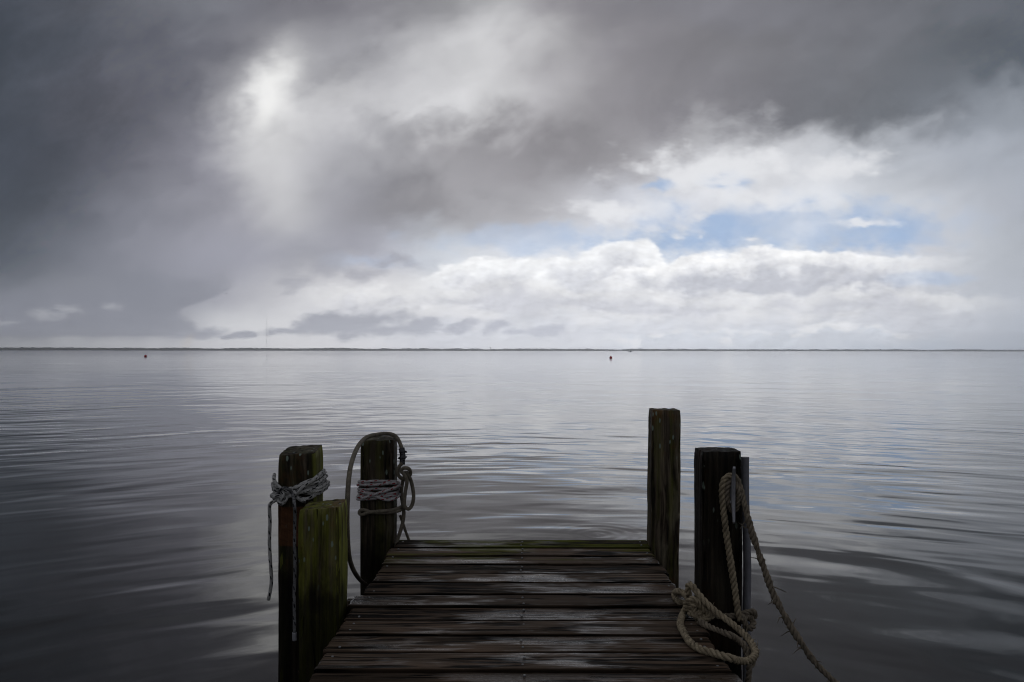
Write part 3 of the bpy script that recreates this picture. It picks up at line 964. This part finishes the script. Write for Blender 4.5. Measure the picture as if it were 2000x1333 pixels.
# ------------------------------------------------------------------ dock
DX0, DX1, DY1, PITCH = -0.597, 0.624, 3.906, 0.1453
dock = empty('dock', (0.0135, 3.2, WZ))
deck_m = deck_material()
beam_m = post_material('wet_beam_wood', 4.2, 0.2)
screw_m = simple('dull_screw_steel', (0.22, 0.22, 0.22), 0.45, 0.6, scale=200)
random.seed(11)
V, Fc, pl, acr, mi = [], [], [], [], []
screws = []
nplank = 42
for i in range(nplank):
    y1 = DY1 - i * PITCH + (random.uniform(-.004, .004) if i else 0)
    gap = random.choice((0.005, 0.006, 0.008, 0.012))
    y0 = DY1 - (i + 1) * PITCH + gap
    detail = i < 15
    nx, ny = (150, 14) if detail else (12, 6)
    l0 = DX0 + random.uniform(-.010, .008)
    l1 = DX1 + random.uniform(-.008, .010)
    if i == 6:
        l0 -= 0.018
    tilt = random.uniform(-.003, .003)
    lift = random.uniform(-.0025, .0025)
    cup = random.uniform(-.0012, .0035)
    base = len(V)
    seed = i * 3.7
    sec = []
    # cross-section: bottom-near, up the near edge, over the top, down the far edge
    prof = [(-1, -0.038)] + [(-1, -0.020)] + [(-0.985 + 0.0, -0.006)]
    prof += [(q, 0.0) for q in np.linspace(-0.94, 0.94, ny)]
    prof += [(0.985, -0.006), (1, -0.020), (1, -0.038)]
    for a in range(nx + 1):
        x = l0 + (l1 - l0) * a / nx
        ed0 = 0.0022 * mnoise.noise(Vector((x * 9, seed, 1)))
        ed1 = 0.0022 * mnoise.noise(Vector((x * 9, seed, 5)))
        chip0 = max(0, mnoise.noise(Vector((x * 14, seed, 20))) - .42) * 0.022
        chip1 = max(0, mnoise.noise(Vector((x * 14, seed, 40))) - .42) * 0.022
        end = min(a, nx - a) / nx
        for q, zz in prof:
            yy = (y0 + y1) / 2 + q * (y1 - y0) / 2
            yy += (ed0 + chip0) * max(0, -q) ** 3 - (ed1 + chip1) * max(0, q) ** 3
            z = zz + lift + tilt * q + cup * (q * q - .5) * 1.0
            z += 0.0016 * mnoise.noise(Vector((x * 2.2, yy * 14, seed)))
            if zz == 0.0:
                z += 0.0010 * mnoise.noise(Vector((x * 4, yy * 130, seed)))
                if end < 0.006:
                    z -= 0.004
            xx = x + (0.006 * mnoise.noise(Vector((yy * 40, seed, 9))) if a in (0, nx) else 0)
            V.append((xx, yy, z))
            pl.append((i * 0.618) % 1.0 + i)
            acr.append(q)
    m_ = len(prof)
    for a in range(nx):
        for b in range(m_):
            b2 = (b + 1) % m_
            Fc.append((base + a * m_ + b, base + (a + 1) * m_ + b, base + (a + 1) * m_ + b2, base + a * m_ + b2))
            mi.append(0)
    Fc.append(tuple(base + b for b in range(m_))); mi.append(0)
    Fc.append(tuple(base + nx * m_ + b for b in range(m_))[::-1]); mi.append(0)
    if detail:
        for sx in (DX0 + 0.035, 0.0135, DX1 - 0.035):
            for q in (0.27, 0.73):
                if random.random() < (0.1 if abs(sx) < .1 else 0.5):
                    continue
                cx = sx + random.uniform(-.006, .006)
                cy = y0 + (y1 - y0) * q + random.uniform(-.008, .008)
                screws.append((cx, cy, 0.0))
deck = mesh('deck', V, Fc, deck_m, dock, smooth=True, attr={'plank': pl, 'across': acr})
sv, sf = lathe([(0.0042, -0.004), (0.0042, 0.0026), (0.0030, 0.0036), (0.0012, 0.0030)], (0, 0, 0), 10)
screw = None
for p_ in screws:
    if screw is None:
        screw = so = mesh('screw', sv, sf, screw_m)
    else:
        so = screw.copy()
        COL.objects.link(so)
    so.parent = deck
    so.location = p_
for sx in (DX0 + 0.04, 0.0135, DX1 - 0.04):
    g = Geo(); g.add(*box(sx - .020, sx + .020, -2.15, 3.86, -0.232, -0.042)); g.build('stringer', beam_m, dock, smooth=False)
g = Geo(); g.add(*box(DX0 + .02, DX1 - .02, 3.862, 3.898, -0.22, -0.042)); g.build('end_beam', beam_m, dock, smooth=False)
for cy in (2.9, 3.72):
    g = Geo(); g.add(*box(-0.80, 0.80, cy - .02, cy + .02, -0.42, -0.234)); g.build('cross_beam', beam_m, dock, smooth=False)
for cy in (0.2, -1.9):
    for sx in (-0.52, 0.55):
        g = Geo(); g.add(*lathe([(0.09, -1.6), (0.085, -0.234)], (sx, cy, 0.0), 14)); g.build('pile', beam_m, dock)
tag(dock, 'weathered wet wooden dock with gapped planks running out over the water', 'dock')


# ------------------------------------------------------------------ posts
class Post:
    pass


POSTS = {}


def post(key, x0, x1, y0, y1, ztop, mat, label, seed, slope=(0, 0), rc=0.012, lean=(0, 0), chips=0.022, chamf=None, zbot=-1.5, bow=0.0):
    cx, cy = (x0 + x1) / 2, (y0 + y1) / 2
    hx, hy = (x1 - x0) / 2, (y1 - y0) / 2
    ring = []
    ns = 16
    corners = [(1, -1), (1, 1), (-1, 1), (-1, -1)]
    for ci, (sx, sy) in enumerate(corners):
        r = rc * (1 + 0.5 * math.sin(seed * 7 + ci * 2.1))
        if chamf and ci in chamf:
            r = chamf[ci]
        ccx, ccy = sx * (hx - r), sy * (hy - r)
        a0 = math.atan2(sy, sx) - math.pi / 4
        for k in range(5):
            a = a0 + k * math.pi / 8
            ring.append((ccx + r * math.cos(a), ccy + r * math.sin(a), math.cos(a), math.sin(a), 1.0))
        nsx, nsy = corners[(ci + 1) % 4]
        r2 = rc * (1 + 0.5 * math.sin(seed * 7 + ((ci + 1) % 4) * 2.1))
        if chamf and (ci + 1) % 4 in chamf:
            r2 = chamf[(ci + 1) % 4]
        p0 = np.array(ring[-1][:2])
        a1 = a0 + math.pi / 2
        p1 = np.array((nsx * (hx - r2) + r2 * math.cos(a1), nsy * (hy - r2) + r2 * math.sin(a1)))
        for k in range(1, ns):
            q = p0 + (p1 - p0) * k / ns
            ring.append((q[0], q[1], math.cos(a1), math.sin(a1), 0.0))
    n = len(ring)
    nz = 90
    v, f = [], []
    for j in range(nz + 1):
        tt = j / nz
        for (x, y, nx_, ny_, cn) in ring:
            zt = ztop + slope[0] * x / hx + slope[1] * y / hy + 0.003 * mnoise.noise(Vector((x * 60, y * 60, seed)))
            z = zbot + (zt - zbot) * tt
            s_ = (x + y) * 1.0
            d = 0.0026 * mnoise.noise(Vector((x * 70 + seed, y * 70, z * 1.6)))
            d += 0.0020 * mnoise.noise(Vector((x * 18, y * 18 + seed, z * 7)))
            d += 0.0040 * mnoise.noise(Vector((seed, 3.3, z * 3)))
            cr = mnoise.noise(Vector((x * 45 + seed * 3, y * 45, z * 0.9)))
            d -= max(0, cr - 0.42) * 0.030
            if cn:
                d -= max(0, mnoise.noise(Vector((nx_ * 2 + seed, ny_ * 2, z * 9))) - 0.15) * chips * 2
            if tt > 0.985:
                d -= 0.004 * (tt - .985) / .015
            v.append((cx + x + nx_ * d + lean[0] * (z - ztop), cy + y + ny_ * d + lean[1] * (z - ztop), z))
    for j in range(nz):
        for k in range(n):
            k2 = (k + 1) % n
            f.append((j * n + k, j * n + k2, (j + 1) * n + k2, (j + 1) * n + k))
    # end grain
    last = nz * n
    for m_, sc in enumerate((0.90, 0.72, 0.45, 0.2)):
        for (x, y, nx_, ny_, cn) in ring:
            x2, y2 = x * sc, y * sc
            z = ztop + slope[0] * x2 / hx + slope[1] * y2 / hy + 0.0015 + 0.004 * mnoise.noise(Vector((x2 * 45, y2 * 45, seed)))
            v.append((cx + x2, cy + y2, z))
        b0 = last
        b1 = len(v) - n
        for k in range(n):
            k2 = (k + 1) % n
            f.append((b0 + k, b0 + k2, b1 + k2, b1 + k))
        last = b1
    f.append(tuple(last + k for k in range(n)))
    o = mesh('mooring_post', v, f, mat, smooth=True, origin=(cx, cy, ztop))
    tag(o, label, 'post', 'square timber posts along the dock')
    P_ = Post()
    P_.cx, P_.cy, P_.hx, P_.hy, P_.y0, P_.y1, P_.o = cx, cy, hx, hy, y0, y1, o
    P_.lean, P_.ztop = lean, ztop
    POSTS[key] = P_
    return P_


A = post('A', -0.906, -0.765, 2.985, 3.125, 0.548,
         post_material('post_wood_rope_left', 1.7, 0.52, (0.036, 0.040, 0.010), brown=(-0.085, 0.03, -0.352, -0.205), spots=0.20, tide=-0.42, side=0.6),
         'dark square post with white rope knotted round it, behind the short green post', 1.7, slope=(0.004, 0.010), chamf={3: 0.02, 0: 0.016, 2: 0.035})
B = post('B', -0.785, -0.636, 2.830, 2.968, 0.368,
         post_material('post_wood_mossy', 2.9, 0.66, (0.085, 0.090, 0.011), spots=0.20, tide=-0.30, dark=1.6, side=0.85),
         'short square post green with algae at the left edge of the dock', 2.9, slope=(0.006, 0.004), chamf={0: 0.012})
C = post('C', -0.765, -0.606, 3.850, 3.990, 0.497,
         post_material('post_wood_far_left', 3.6, 0.55, (0.050, 0.050, 0.012), spots=0.24, tide=-0.50),
         'dark square post at the far left corner wrapped in red flecked white rope', 3.6, slope=(0, 0.004), chamf={0: 0.022})
Dp = post('D', 0.634, 0.768, 3.765, 3.900, 0.648,
          post_material('post_wood_far_right', 5.2, 0.42, (0.050, 0.052, 0.010), spots=0.28, tide=-0.85, dark=1.7),
          'tall bare square post with no rope at the far right corner', 5.2, slope=(-0.001, 0.0), lean=(0.012, 0))
Ep = post('E', 0.651, 0.796, 2.820, 2.960, 0.571,
          post_material('post_wood_cleat', 6.1, 0.30, (0.034, 0.036, 0.012), spots=0.22, tide=-0.65, dark=0.36),
          'dark square post carrying a metal cleat and thick twisted rope', 6.1, slope=(0, 0.0), chamf={0: 0.020})

# ------------------------------------------------------------------ ropes
white_black = rope_material('white_rope_black_fleck', (0.28, 0.28, 0.27), (0.70, 0.69, 0.67), fleck=(0.004, 0.004, 0.006))
shaded_rope = rope_material('shaded_black_fleck_rope', (0.09, 0.09, 0.092), (0.24, 0.24, 0.245), fleck=(0.004, 0.004, 0.006))  # darker copy of the white rope: the tail's shade is painted into its colour
white_red = rope_material('white_rope_red_fleck', (0.28, 0.27, 0.27), (0.68, 0.66, 0.66), fleck=(0.22, 0.012, 0.016))
tan_braid = rope_material('tan_braided_rope', (0.12, 0.105, 0.08), (0.27, 0.235, 0.18))
manila = rope_material('weathered_laid_rope', (0.11, 0.09, 0.06), (0.42, 0.345, 0.235), braid=False)
manila_old = rope_material('frayed_laid_rope', (0.09, 0.075, 0.056), (0.26, 0.215, 0.16), braid=False)
tape_m = simple('black_tape', (0.010, 0.010, 0.014), 0.28, var=0.3, scale=60)


def ring_pt(P_, th, off, z):
    n = 12.0
    hx, hy = P_.hx + off, P_.hy + off
    c, s_ = math.cos(th), math.sin(th)
    r = ((abs(c) / hx) ** n + (abs(s_) / hy) ** n) ** (-1 / n)
    lx = P_.lean[0] * (z - P_.ztop)
    return np.array((P_.cx + lx + c * r, P_.cy + s_ * r, z))


def wrap(P_, ctrl, off):
    """ctrl: (angle in degrees, photo row, extra offset)"""
    th = np.array([c[0] for c in ctrl], float)
    q = np.linspace(th[0], th[-1], int(abs(th[-1] - th[0]) / 2.5) + 2)
    if th[-1] < th[0]:
        zi = lambda arr: np.interp(q[::-1], th[::-1], arr[::-1])[::-1]
    else:
        zi = lambda arr: np.interp(q, th, arr)
    rows = zi(np.array([c[1] for c in ctrl], float))
    ex = zi(np.array([c[2] for c in ctrl], float))
    k = np.ones(9) / 9
    sm = lambda a: np.convolve(np.pad(a, 4, mode='edge'), k, 'valid')
    rows, ex = sm(rows), sm(ex)
    out = []
    for a, rr, e_ in zip(q, rows, ex):
        p = ring_pt(P_, R(a), off + e_, 0)
        out.append((p[0], p[1], zat(rr, p[1])))
    return resample(out, 0.006)


def knot_path(c, size, rot=0.0, flat=0.7, n=110, turns=1.0):
    t_ = np.linspace(0, 2 * math.pi * turns, n)
    x = np.sin(t_) + 2 * np.sin(2 * t_)
    z = np.cos(t_) - 2 * np.cos(2 * t_)
    y = -np.sin(3 * t_)
    p = np.stack([x, y * flat * 1.6, z], 1) / 3.0 * size
    cr, sr = math.cos(rot), math.sin(rot)
    p = np.stack([p[:, 0] * cr - p[:, 2] * sr, p[:, 1], p[:, 0] * sr + p[:, 2] * cr], 1)
    return p + np.asarray(c)


# --- white, black flecked line on the left post
r_ = 0.0068
g = Geo()
FL, FRc, BR, BL = 225, 315, 405, 495
seq = []
base = 135 - 360 + 90          # start at front-left
turns = [(964, 952, 937, 940), (958, 944, 929, 946), (970, 960, 947, 938), (966, 936, 922, 950), (955, 966, 953, 934), (972, 955, 942, 944)]
a = 225
for i, (fl, fr, br, bl) in enumerate(turns):
    e0 = 0.0 + 0.0055 * (i % 3)
    seq += [(a, fl, e0), (a + 40, (fl + fr) / 2 + (4 if i % 2 else -3), e0 + .003), (a + 90, fr, e0), (a + 180, br, e0), (a + 270, bl, e0)]
    a += 360
g.tube(wrap(A, seq, r_ + .001), r_, 10)
# crossing strands over the front
yf = A.y0 - r_ * 3.2
g.tube(catmull([at(536, 928, A.y0 + .10), at(535.5, 938, A.y0 - .004), at(543, 950, yf), at(556, 961, yf), at(572, 968, yf), at(590, 975, yf + .004), at(604, 974, yf + .008), at(616, 967, A.y0 - .004), at(631, 955, A.y1)], .006), r_, 10)
g.tube(catmull([at(560, 972, yf), at(576, 966, yf - .006), at(594, 951, yf - .002), at(612, 938, A.y0 - r_ * 2.6), at(628, 924, A.y0 + .07), at(633, 919, A.y1 + .01)], .006), r_, 10)
g.tube(catmull([at(533, 945, A.y0 + .08), at(534, 952, A.y0 - .004), at(540, 963, yf), at(548, 970, yf - .004), at(556, 975, yf)], .006), r_, 10)
g.tube(catmull([at(580, 972, yf - .003), at(588, 978, yf - .003), at(597, 980, yf - .002)], .004), r_ * 1.02, 10)
rA = empty('tied_rope', tuple(at(550, 965, yf)))
g.build('wrapping', white_black, rA)
g = Geo()
kc = at(547, 974, yf - .012)
g.tube(resample(knot_path(kc, 0.022, 0.6), .003), r_ * 0.95, 10)
g.tube(resample(knot_path(kc + np.array((.008, .004, -.008)), 0.016, 2.0), .003), r_ * 0.95, 10)
g.build('knot', white_black, rA)
g = Geo()
g.tube(catmull([at(545, 972, yf - .012), at(537, 979, yf - .012), at(529, 984, yf - .008), at(526.5, 992, yf), at(527.5, 1020, yf + .01), at(526.5, 1060, yf + .012), at(528.5, 1100, yf + .012), at(530.5, 1130, yf + .012), at(529, 1150, yf + .012), at(524.5, 1173, yf + .012)], .006), r_ * 0.98, 10)
g.build('tail', white_black, rA)
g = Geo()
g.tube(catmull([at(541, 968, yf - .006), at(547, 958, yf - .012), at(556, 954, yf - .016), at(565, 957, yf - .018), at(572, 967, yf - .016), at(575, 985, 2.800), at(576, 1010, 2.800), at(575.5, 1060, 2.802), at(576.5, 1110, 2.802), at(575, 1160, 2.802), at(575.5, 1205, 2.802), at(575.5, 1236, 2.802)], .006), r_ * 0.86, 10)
g.build('tail', shaded_rope, rA)
g = Geo()
g.tube(catmull([at(575.5, 1236, 2.802), at(575.5, 1246, 2.802), at(576, 1252, 2.802)], .003), r_ * 1.1, 10)
tp = g.build('taped_end', simple('white_tape', (0.22, 0.22, 0.24), 0.5), rA)
tag(rA, 'white black flecked rope knotted round the left post with two hanging tails', 'rope')

# --- white, red flecked line on the far left post
r2 = 0.0075
g = Geo()
a = 180
seq = [(a, 940, 0)]
tw = [(942, 941, 944, 946), (948, 944, 950, 946), (957, 956, 952, 962), (972, 964, 958, 960), (961, 974, 964, 970), (976, 968, 962, 965), (967, 972, 960, 960)]
for i, (fl, fr, br, bl) in enumerate(tw):
    e0 = 0.005 * (i % 2)
    seq += [(a + 45, fl, e0), (a + 90, (fl + fr) / 2 + (2 if i % 2 else -1), e0 + .002), (a + 135, fr, e0), (a + 225, br, e0), (a + 315, bl, e0)]
    a += 360
g.tube(wrap(C, seq, r2 + .001), r2, 10)
yc = C.y0 - r2 * 2.6
g.tube(catmull([at(706, 957, C.y0 + .03), at(706, 960, yc + .006), at(720, 966, yc), at(738, 972, yc - .003), at(755, 977, yc), at(770, 975, yc + .004), at(780, 968, C.y0 + .02), at(783, 960, C.y0 + .08)], .006), r2, 10)
g.tube(catmull([at(706, 974, C.y0 + .03), at(708, 974, yc + .006), at(722, 970, yc - .004), at(740, 964, yc - .002), at(760, 958, yc), at(774, 952, yc + .004), at(782, 950, C.y0 + .03), at(784, 952, C.y0 + .10)], .006), r2, 10)
rC = g.build('wrapped_rope', white_red, origin=tuple(at(742, 960, C.y0)))
tag(rC, 'white red flecked rope wound in two bands round the far left post', 'rope')

# --- tan braided line: over the post top, eye splice at its side
r3 = 0.0098
arch = empty('draped_rope', tuple(at(745, 850, 3.9)))
g = Geo()
g.tube(catmull([at(716, 1143, 3.86), at(711, 1140, 3.80), at(699, 1128, 3.55), at(688, 1108, 3.35), at(682, 1085, 3.22), at(679, 1050, 3.14), at(678, 1010, 3.10), at(679, 975, 3.10), at(681, 940, 3.14), at(685, 912, 3.22), at(693, 886, 3.36), at(704, 866, 3.54), at(718, 854, 3.72), at(736, 849.5, 3.86), at(754, 848, 3.92), at(768, 850, 3.93), at(777, 858, 3.92), at(783, 871, 3.90), at(785.5, 882, 3.885)], .007), r3, 12)
g.build('line', tan_braid, arch)
g = Geo()
c0 = [at(784.5, 876, 3.885), at(786, 884, 3.88), at(786.5, 893, 3.875), at(786, 903, 3.87), at(785.5, 908, 3.868)]
pth = catmull(c0, .003)
rad = np.array([0.0155 * (0.85 + 0.45 * abs(mnoise.noise(Vector((q[2] * 70, 2.2, 0))))) for q in pth])
g.tube(pth, rad, 14)
for k in range(6):      # loose flaps of tape
    q = pth[int(len(pth) * (0.2 + 0.11 * k))]
    d = np.array((math.cos(k * 2.3), math.sin(k * 2.3) * .8, -0.3 + 0.2 * (k % 3)))
    g.tube([q + d * .010, q + d * .018 + (0, 0, .004), q + d * .024 + (0, 0, .002)], [.007, .006, .002], 6)
g.build('tape', tape_m, arch)
g = Geo()
ye = 3.86
g.tube(catmull([at(786, 905, ye), at(780, 912, ye), at(777, 920, ye), at(779, 930, ye), at(787, 936, ye + .005), at(797, 934, ye + .01), at(802, 924, ye), at(798, 916, ye - .012), at(788, 915, ye - .016), at(784, 921, ye - .016), at(790, 928, ye - .018), at(795, 940, ye - .015), at(792, 960, ye - .01), at(790, 980, ye - .01), at(791, 990, ye - .01), at(798, 995, ye), at(805, 987, ye + .01), at(808, 970, ye + .01), at(805, 948, ye + .01), at(799, 930, ye), at(793, 922, ye - .005)], .006), r3 * 0.92, 12)
g.build('eye_loop', tan_braid, arch)
g = Geo()
g.tube(catmull([at(793, 922, ye + .02), at(786, 945, ye + .03), at(784, 965, ye + .03), at(787, 985, ye + .02), at(789, 1005, ye + .02), at(786, 1025, ye + .02), at(780, 1045, ye + .02), at(773, 1065, ye + .02)], .007), r3 * 0.92, 12)
g.tube(catmull([at(782, 1008, ye + .03), at(788, 1025, ye + .05), at(793, 1040, ye + .06), at(799, 1056, ye + .07), at(803, 1070, ye + .08)], .007), r3 * 0.72, 12)
yb = C.y0 - r3 * 1.2
g.tube(catmull([at(783, 996, C.y0 + .06), at(780, 998, yb + .01), at(765, 1001, yb), at(745, 1002, yb), at(725, 1001, yb), at(712, 997, yb), at(704, 998, yb), at(702, 1003, yb), at(707, 1006, yb), at(720, 1002, yb - .004), at(735, 1000, yb - .006), at(752, 999, yb - .005), at(768, 997, yb), at(779, 993, yb + .01), at(784, 991, C.y0 + .06)], .006), r3 * 0.88, 12)
g.build('tail', tan_braid, arch)
tag(arch, 'tan braided rope arched over the far left post with black tape and eye loop', 'rope')

# --- cleat on the right post
galv = simple('galvanised_steel', (0.30, 0.30, 0.32), 0.38, 0.85, var=0.35, scale=40)
cle = empty('cleat', tuple(at(1432, 965, 2.80)))
xc = (1432 - VX) / F * 2.775
g = Geo()
zz = np.linspace(zat(911, 2.77), zat(1022, 2.77), 30)
mid = (zz[0] + zz[-1]) / 2
half = abs(zz[0] - mid)
bar = np.array([(xc, 2.772 - 0.012 * (abs(q - mid) / half) ** 2, q) for q in zz])
g.tube(bar, 0.0048 + 0.0035 * (1 - (np.abs(zz - mid) / half) ** 2), 12)
g.build('horn_bar', galv, cle)
for s_ in (-.030, .030):
    g = Geo(); g.tube([(xc, 2.822, mid + s_), (xc, 2.80, mid + s_ * .95), (xc, 2.775, mid + s_ * .9)], [.012, .0095, .0085], 12); g.build('leg', galv, cle)
g = Geo(); g.add(*box(xc - .016, xc + .016, 2.812, 2.8215, mid - .055, mid + .055)); g.build('base_plate', galv, cle, smooth=False)
tag(cle, 'grey metal cleat fixed upright on the right post', 'cleat')

# --- grey pipe behind the right post
pipe_m = simple('grey_pvc', (0.17, 0.17, 0.19), 0.55, var=0.35, scale=50)
g = Geo()
px_ = [(1455.5, 893), (1455.5, 930), (1456, 980), (1458, 1030), (1459.5, 1080), (1460, 1130), (1459, 1170), (1458.5, 1200), (1459, 1260)]
pp = catmull([at(x_, y_, 2.925) for x_, y_ in px_] + [np.array((0.838, 2.925, -0.5)), np.array((0.838, 2.925, -1.0))], .02)
g.tube(pp, 0.0145, 16, cap=False)
inner = pp + np.array((0, 0, 0.0))
g.tube(inner[:6][::-1], 0.0115, 16)
po = g.build('conduit_pipe', pipe_m, origin=tuple(at(1458, 1000, 2.925)))
tag(po, 'grey plastic pipe standing upright along the outer side of the cleat post', 'pipe')

# --- laid rope: hitched on the cleat, coiled at the foot of the post
RR = 0.0121
moor = empty('mooring_rope', tuple(at(1432, 960, 2.79)))
g = Geo()
y_ = 2.792
cl = [at(1446, 1212, 2.79), at(1441, 1190, y_), at(1437, 1160, y_), at(1431, 1120, y_), at(1424, 1075, y_), at(1418, 1035, y_), at(1414, 1000, y_), at(1411, 970, y_), at(1411, 950, y_ - .004), at(1416, 936, y_ - .004), at(1425, 930, y_ + .002), at(1433, 931, y_ + .008), at(1440, 936, y_ + .004), at(1446, 950, y_ - .004), at(1450, 968, y_ - .008)]
line = cl + [at(1456, 990, 2.765), at(1463, 1018, 2.75), at(1473, 1052, 2.74), at(1485, 1088, 2.73), at(1497, 1122, 2.72), at(1509, 1156, 2.71), at(1526, 1190, 2.70), at(1545, 1224, 2.69), at(1566, 1256, 2.68), at(1592, 1293, 2.67), at(1637, 1338, 2.65), at(1700, 1392, 2.62), at(1790, 1450, 2.55)]
down = catmull(cl[:13], .006)
g.twist(down, RR, wob=0.12, seed=2)
g.build('hanging_line', manila, moor)
g = Geo()
ml = catmull(line[11:], .006)
g.twist(ml, RR * 0.93, wob=0.35, seed=8)
rs = np.random.RandomState(3)
for k in range(46):
    i0 = int(len(ml) * (0.12 + 0.66 * rs.rand() ** 0.8))
    q = ml[i0]
    d = rs.normal(size=3); d /= np.linalg.norm(d)
    L_ = 0.010 + 0.020 * rs.rand()
    d2 = d + rs.normal(size=3) * .6
    g.tube([q + d * RR * .7, q + d * (RR * .7 + L_ * .5), q + d * (RR * .7 + L_ * .5) + d2 * L_ * .6 - np.array((0, 0, L_ * .3))], [.0022, .0018, .0008], 5)
g.build('frayed_line', manila_old, moor)
g = Geo()
g.twist(catmull([at(1424, 992, y_ + .004), at(1421, 975, y_ - .002), at(1420, 955, y_ - .006), at(1424, 943, y_ - .008), at(1432, 941, y_ + .006), at(1439, 948, y_ - .004), at(1443, 962, y_ - .01), at(1442, 980, y_ - .008), at(1438, 994, y_), at(1432, 998, y_ + .006), at(1424, 992, y_ + .004)], .006), RR * 0.92, wob=0.2, seed=5)
g.build('cleat_turn', manila_old, moor)
tag(moor, 'thick twisted rope hitched on the cleat with a frayed line running down to the water', 'rope')

coil = empty('coiled_rope', tuple(at(1400, 1240, 2.6)))
g = Geo()


def ondeck(px, py, h=RR):
    y = F * (CAM_H - h) / (py - VY)
    return at(px, py, y)


big = [at(1347, 1165, 2.80), at(1344, 1150, 2.79), at(1347, 1142, 2.785), at(1354, 1146, 2.77), at(1364, 1160, 2.75), at(1380, 1178, 2.73), at(1400, 1196, 2.72), at(1422, 1212, 2.70), at(1442, 1228, 2.67), at(1460, 1245, 2.62), at(1472, 1262, 2.57), at(1476, 1276, 2.52), at(1468, 1288, 2.47), at(1450, 1292, 2.43),
       ondeck(1425, 1285), ondeck(1395, 1276), ondeck(1366, 1267), ondeck(1346, 1252), ondeck(1336, 1235), ondeck(1329, 1220), ondeck(1333, 1203), ondeck(1339, 1190, .02), at(1345, 1184, 2.78)]
g.twist(catmull(big, .006), RR, wob=0.08, seed=1)
g.build('loop', manila, coil)
g = Geo()
g.twist(catmull([at(1350, 1180, 2.80), ondeck(1340, 1178), ondeck(1328, 1176), ondeck(1319, 1167), ondeck(1318, 1158, .016), at(1327, 1155, 2.86), at(1337, 1160, 2.84), at(1345, 1170, 2.80)], .005), RR * 0.95, wob=0.08, seed=4)
g.build('small_loop', manila, coil)
g = Geo()
kc = at(1363, 1190, 2.755)
g.twist(resample(knot_path(kc, 0.036, 0.3, 0.5), .004), RR * 0.85, wob=0.1, seed=9)
g.twist(resample(knot_path(kc + np.array((.022, .0, -.012)), 0.030, 1.3, 0.5), .004), RR * 0.85, wob=0.1, seed=6)
g.twist(catmull([at(1338, 1184, 2.76), at(1348, 1172, 2.745), at(1358, 1171, 2.74), at(1368, 1180, 2.74), at(1378, 1194, 2.74)], .005), RR * 0.9, wob=.1, seed=3)
g.twist(catmull([at(1345, 1196, 2.75), at(1360, 1205, 2.745), at(1375, 1212, 2.74), at(1386, 1204, 2.745), at(1380, 1192, 2.75)], .005), RR * 0.9, wob=.1, seed=3)
g.build('knot', manila, coil)
g = Geo()
yb = Ep.y0 - RR * 1.1
g.twist(catmull([at(1375, 1200, yb), at(1395, 1202, yb), at(1420, 1204, yb), at(1440, 1202, yb), at(1458, 1197, yb + .01), at(1470, 1195, 2.84), at(1474, 1201, 2.86), at(1470, 1206, 2.86), at(1455, 1204, yb)], .005), RR * .95, wob=.15, seed=7)
g.twist(catmull([at(1440, 1204, yb - .01), at(1452, 1208, yb - .01), at(1456, 1222, yb - .008), at(1462, 1228, yb), at(1470, 1224, 2.82), at(1472, 1214, 2.84), at(1464, 1208, 2.84)], .005), RR * .95, wob=.2, seed=17)
g.build('post_turn', manila_old, coil)
g = Geo()
g.twist(catmull([ondeck(1366, 1214), ondeck(1385, 1224), ondeck(1405, 1232), ondeck(1425, 1240), at(1442, 1250, 2.60), at(1455, 1262, 2.58), at(1462, 1285, 2.57), at(1464, 1310, 2.57), at(1461, 1340, 2.57)], .005), RR * .9, wob=.25, seed=27)
g.twist(catmull([at(1460, 1240, 2.62), at(1470, 1268, 2.60), at(1473, 1285, 2.60), at(1469, 1300, 2.60), at(1463, 1296, 2.60)], .005), RR * .8, wob=.25, seed=37)
g.build('loose_end', manila_old, coil)
g = Geo()
rs = np.random.RandomState(12)
bg_ = catmull(big, .006)
for k in range(60):
    q = bg_[rs.randint(len(bg_))]
    d = rs.normal(size=3); d /= np.linalg.norm(d)
    if d[2] < -0.3:
        d[2] *= -1
    L_ = 0.006 + 0.012 * rs.rand()
    g.tube([q + d * RR * .8, q + d * (RR * .8 + L_ * .6), q + d * (RR * .8 + L_ * .8) + rs.normal(size=3) * L_ * .35], [.0010, .0009, .0005], 4)
fz = g.build('loose_fibres', manila, coil)
fz['kind'] = 'stuff'
tag(coil, 'tan twisted rope coiled and knotted at the foot of the cleat post', 'rope')

# ------------------------------------------------------------------ haze over the water
hz, hf = box(-11500, 11500, -11500, 11500, WZ - 1.0, HAZE_TOP)
hm = bpy.data.materials.new('pale_haze')
hm.use_nodes = True
hm.node_tree.nodes.clear()
t = T(hm.node_tree)
out = t.node('ShaderNodeOutputMaterial')
pv = t.node('ShaderNodeVolumePrincipled')
pv.inputs['Color'].default_value = (0.97, 0.98, 1.0, 1)
pv.inputs['Density'].default_value = HAZE_D
pv.inputs['Anisotropy'].default_value = 0.8
t.t.links.new(pv.outputs[0], out.inputs['Volume'])
haze = mesh('haze', hz, hf, hm, smooth=False)
tag(haze, 'thin pale haze over the water', 'haze', kind='stuff')
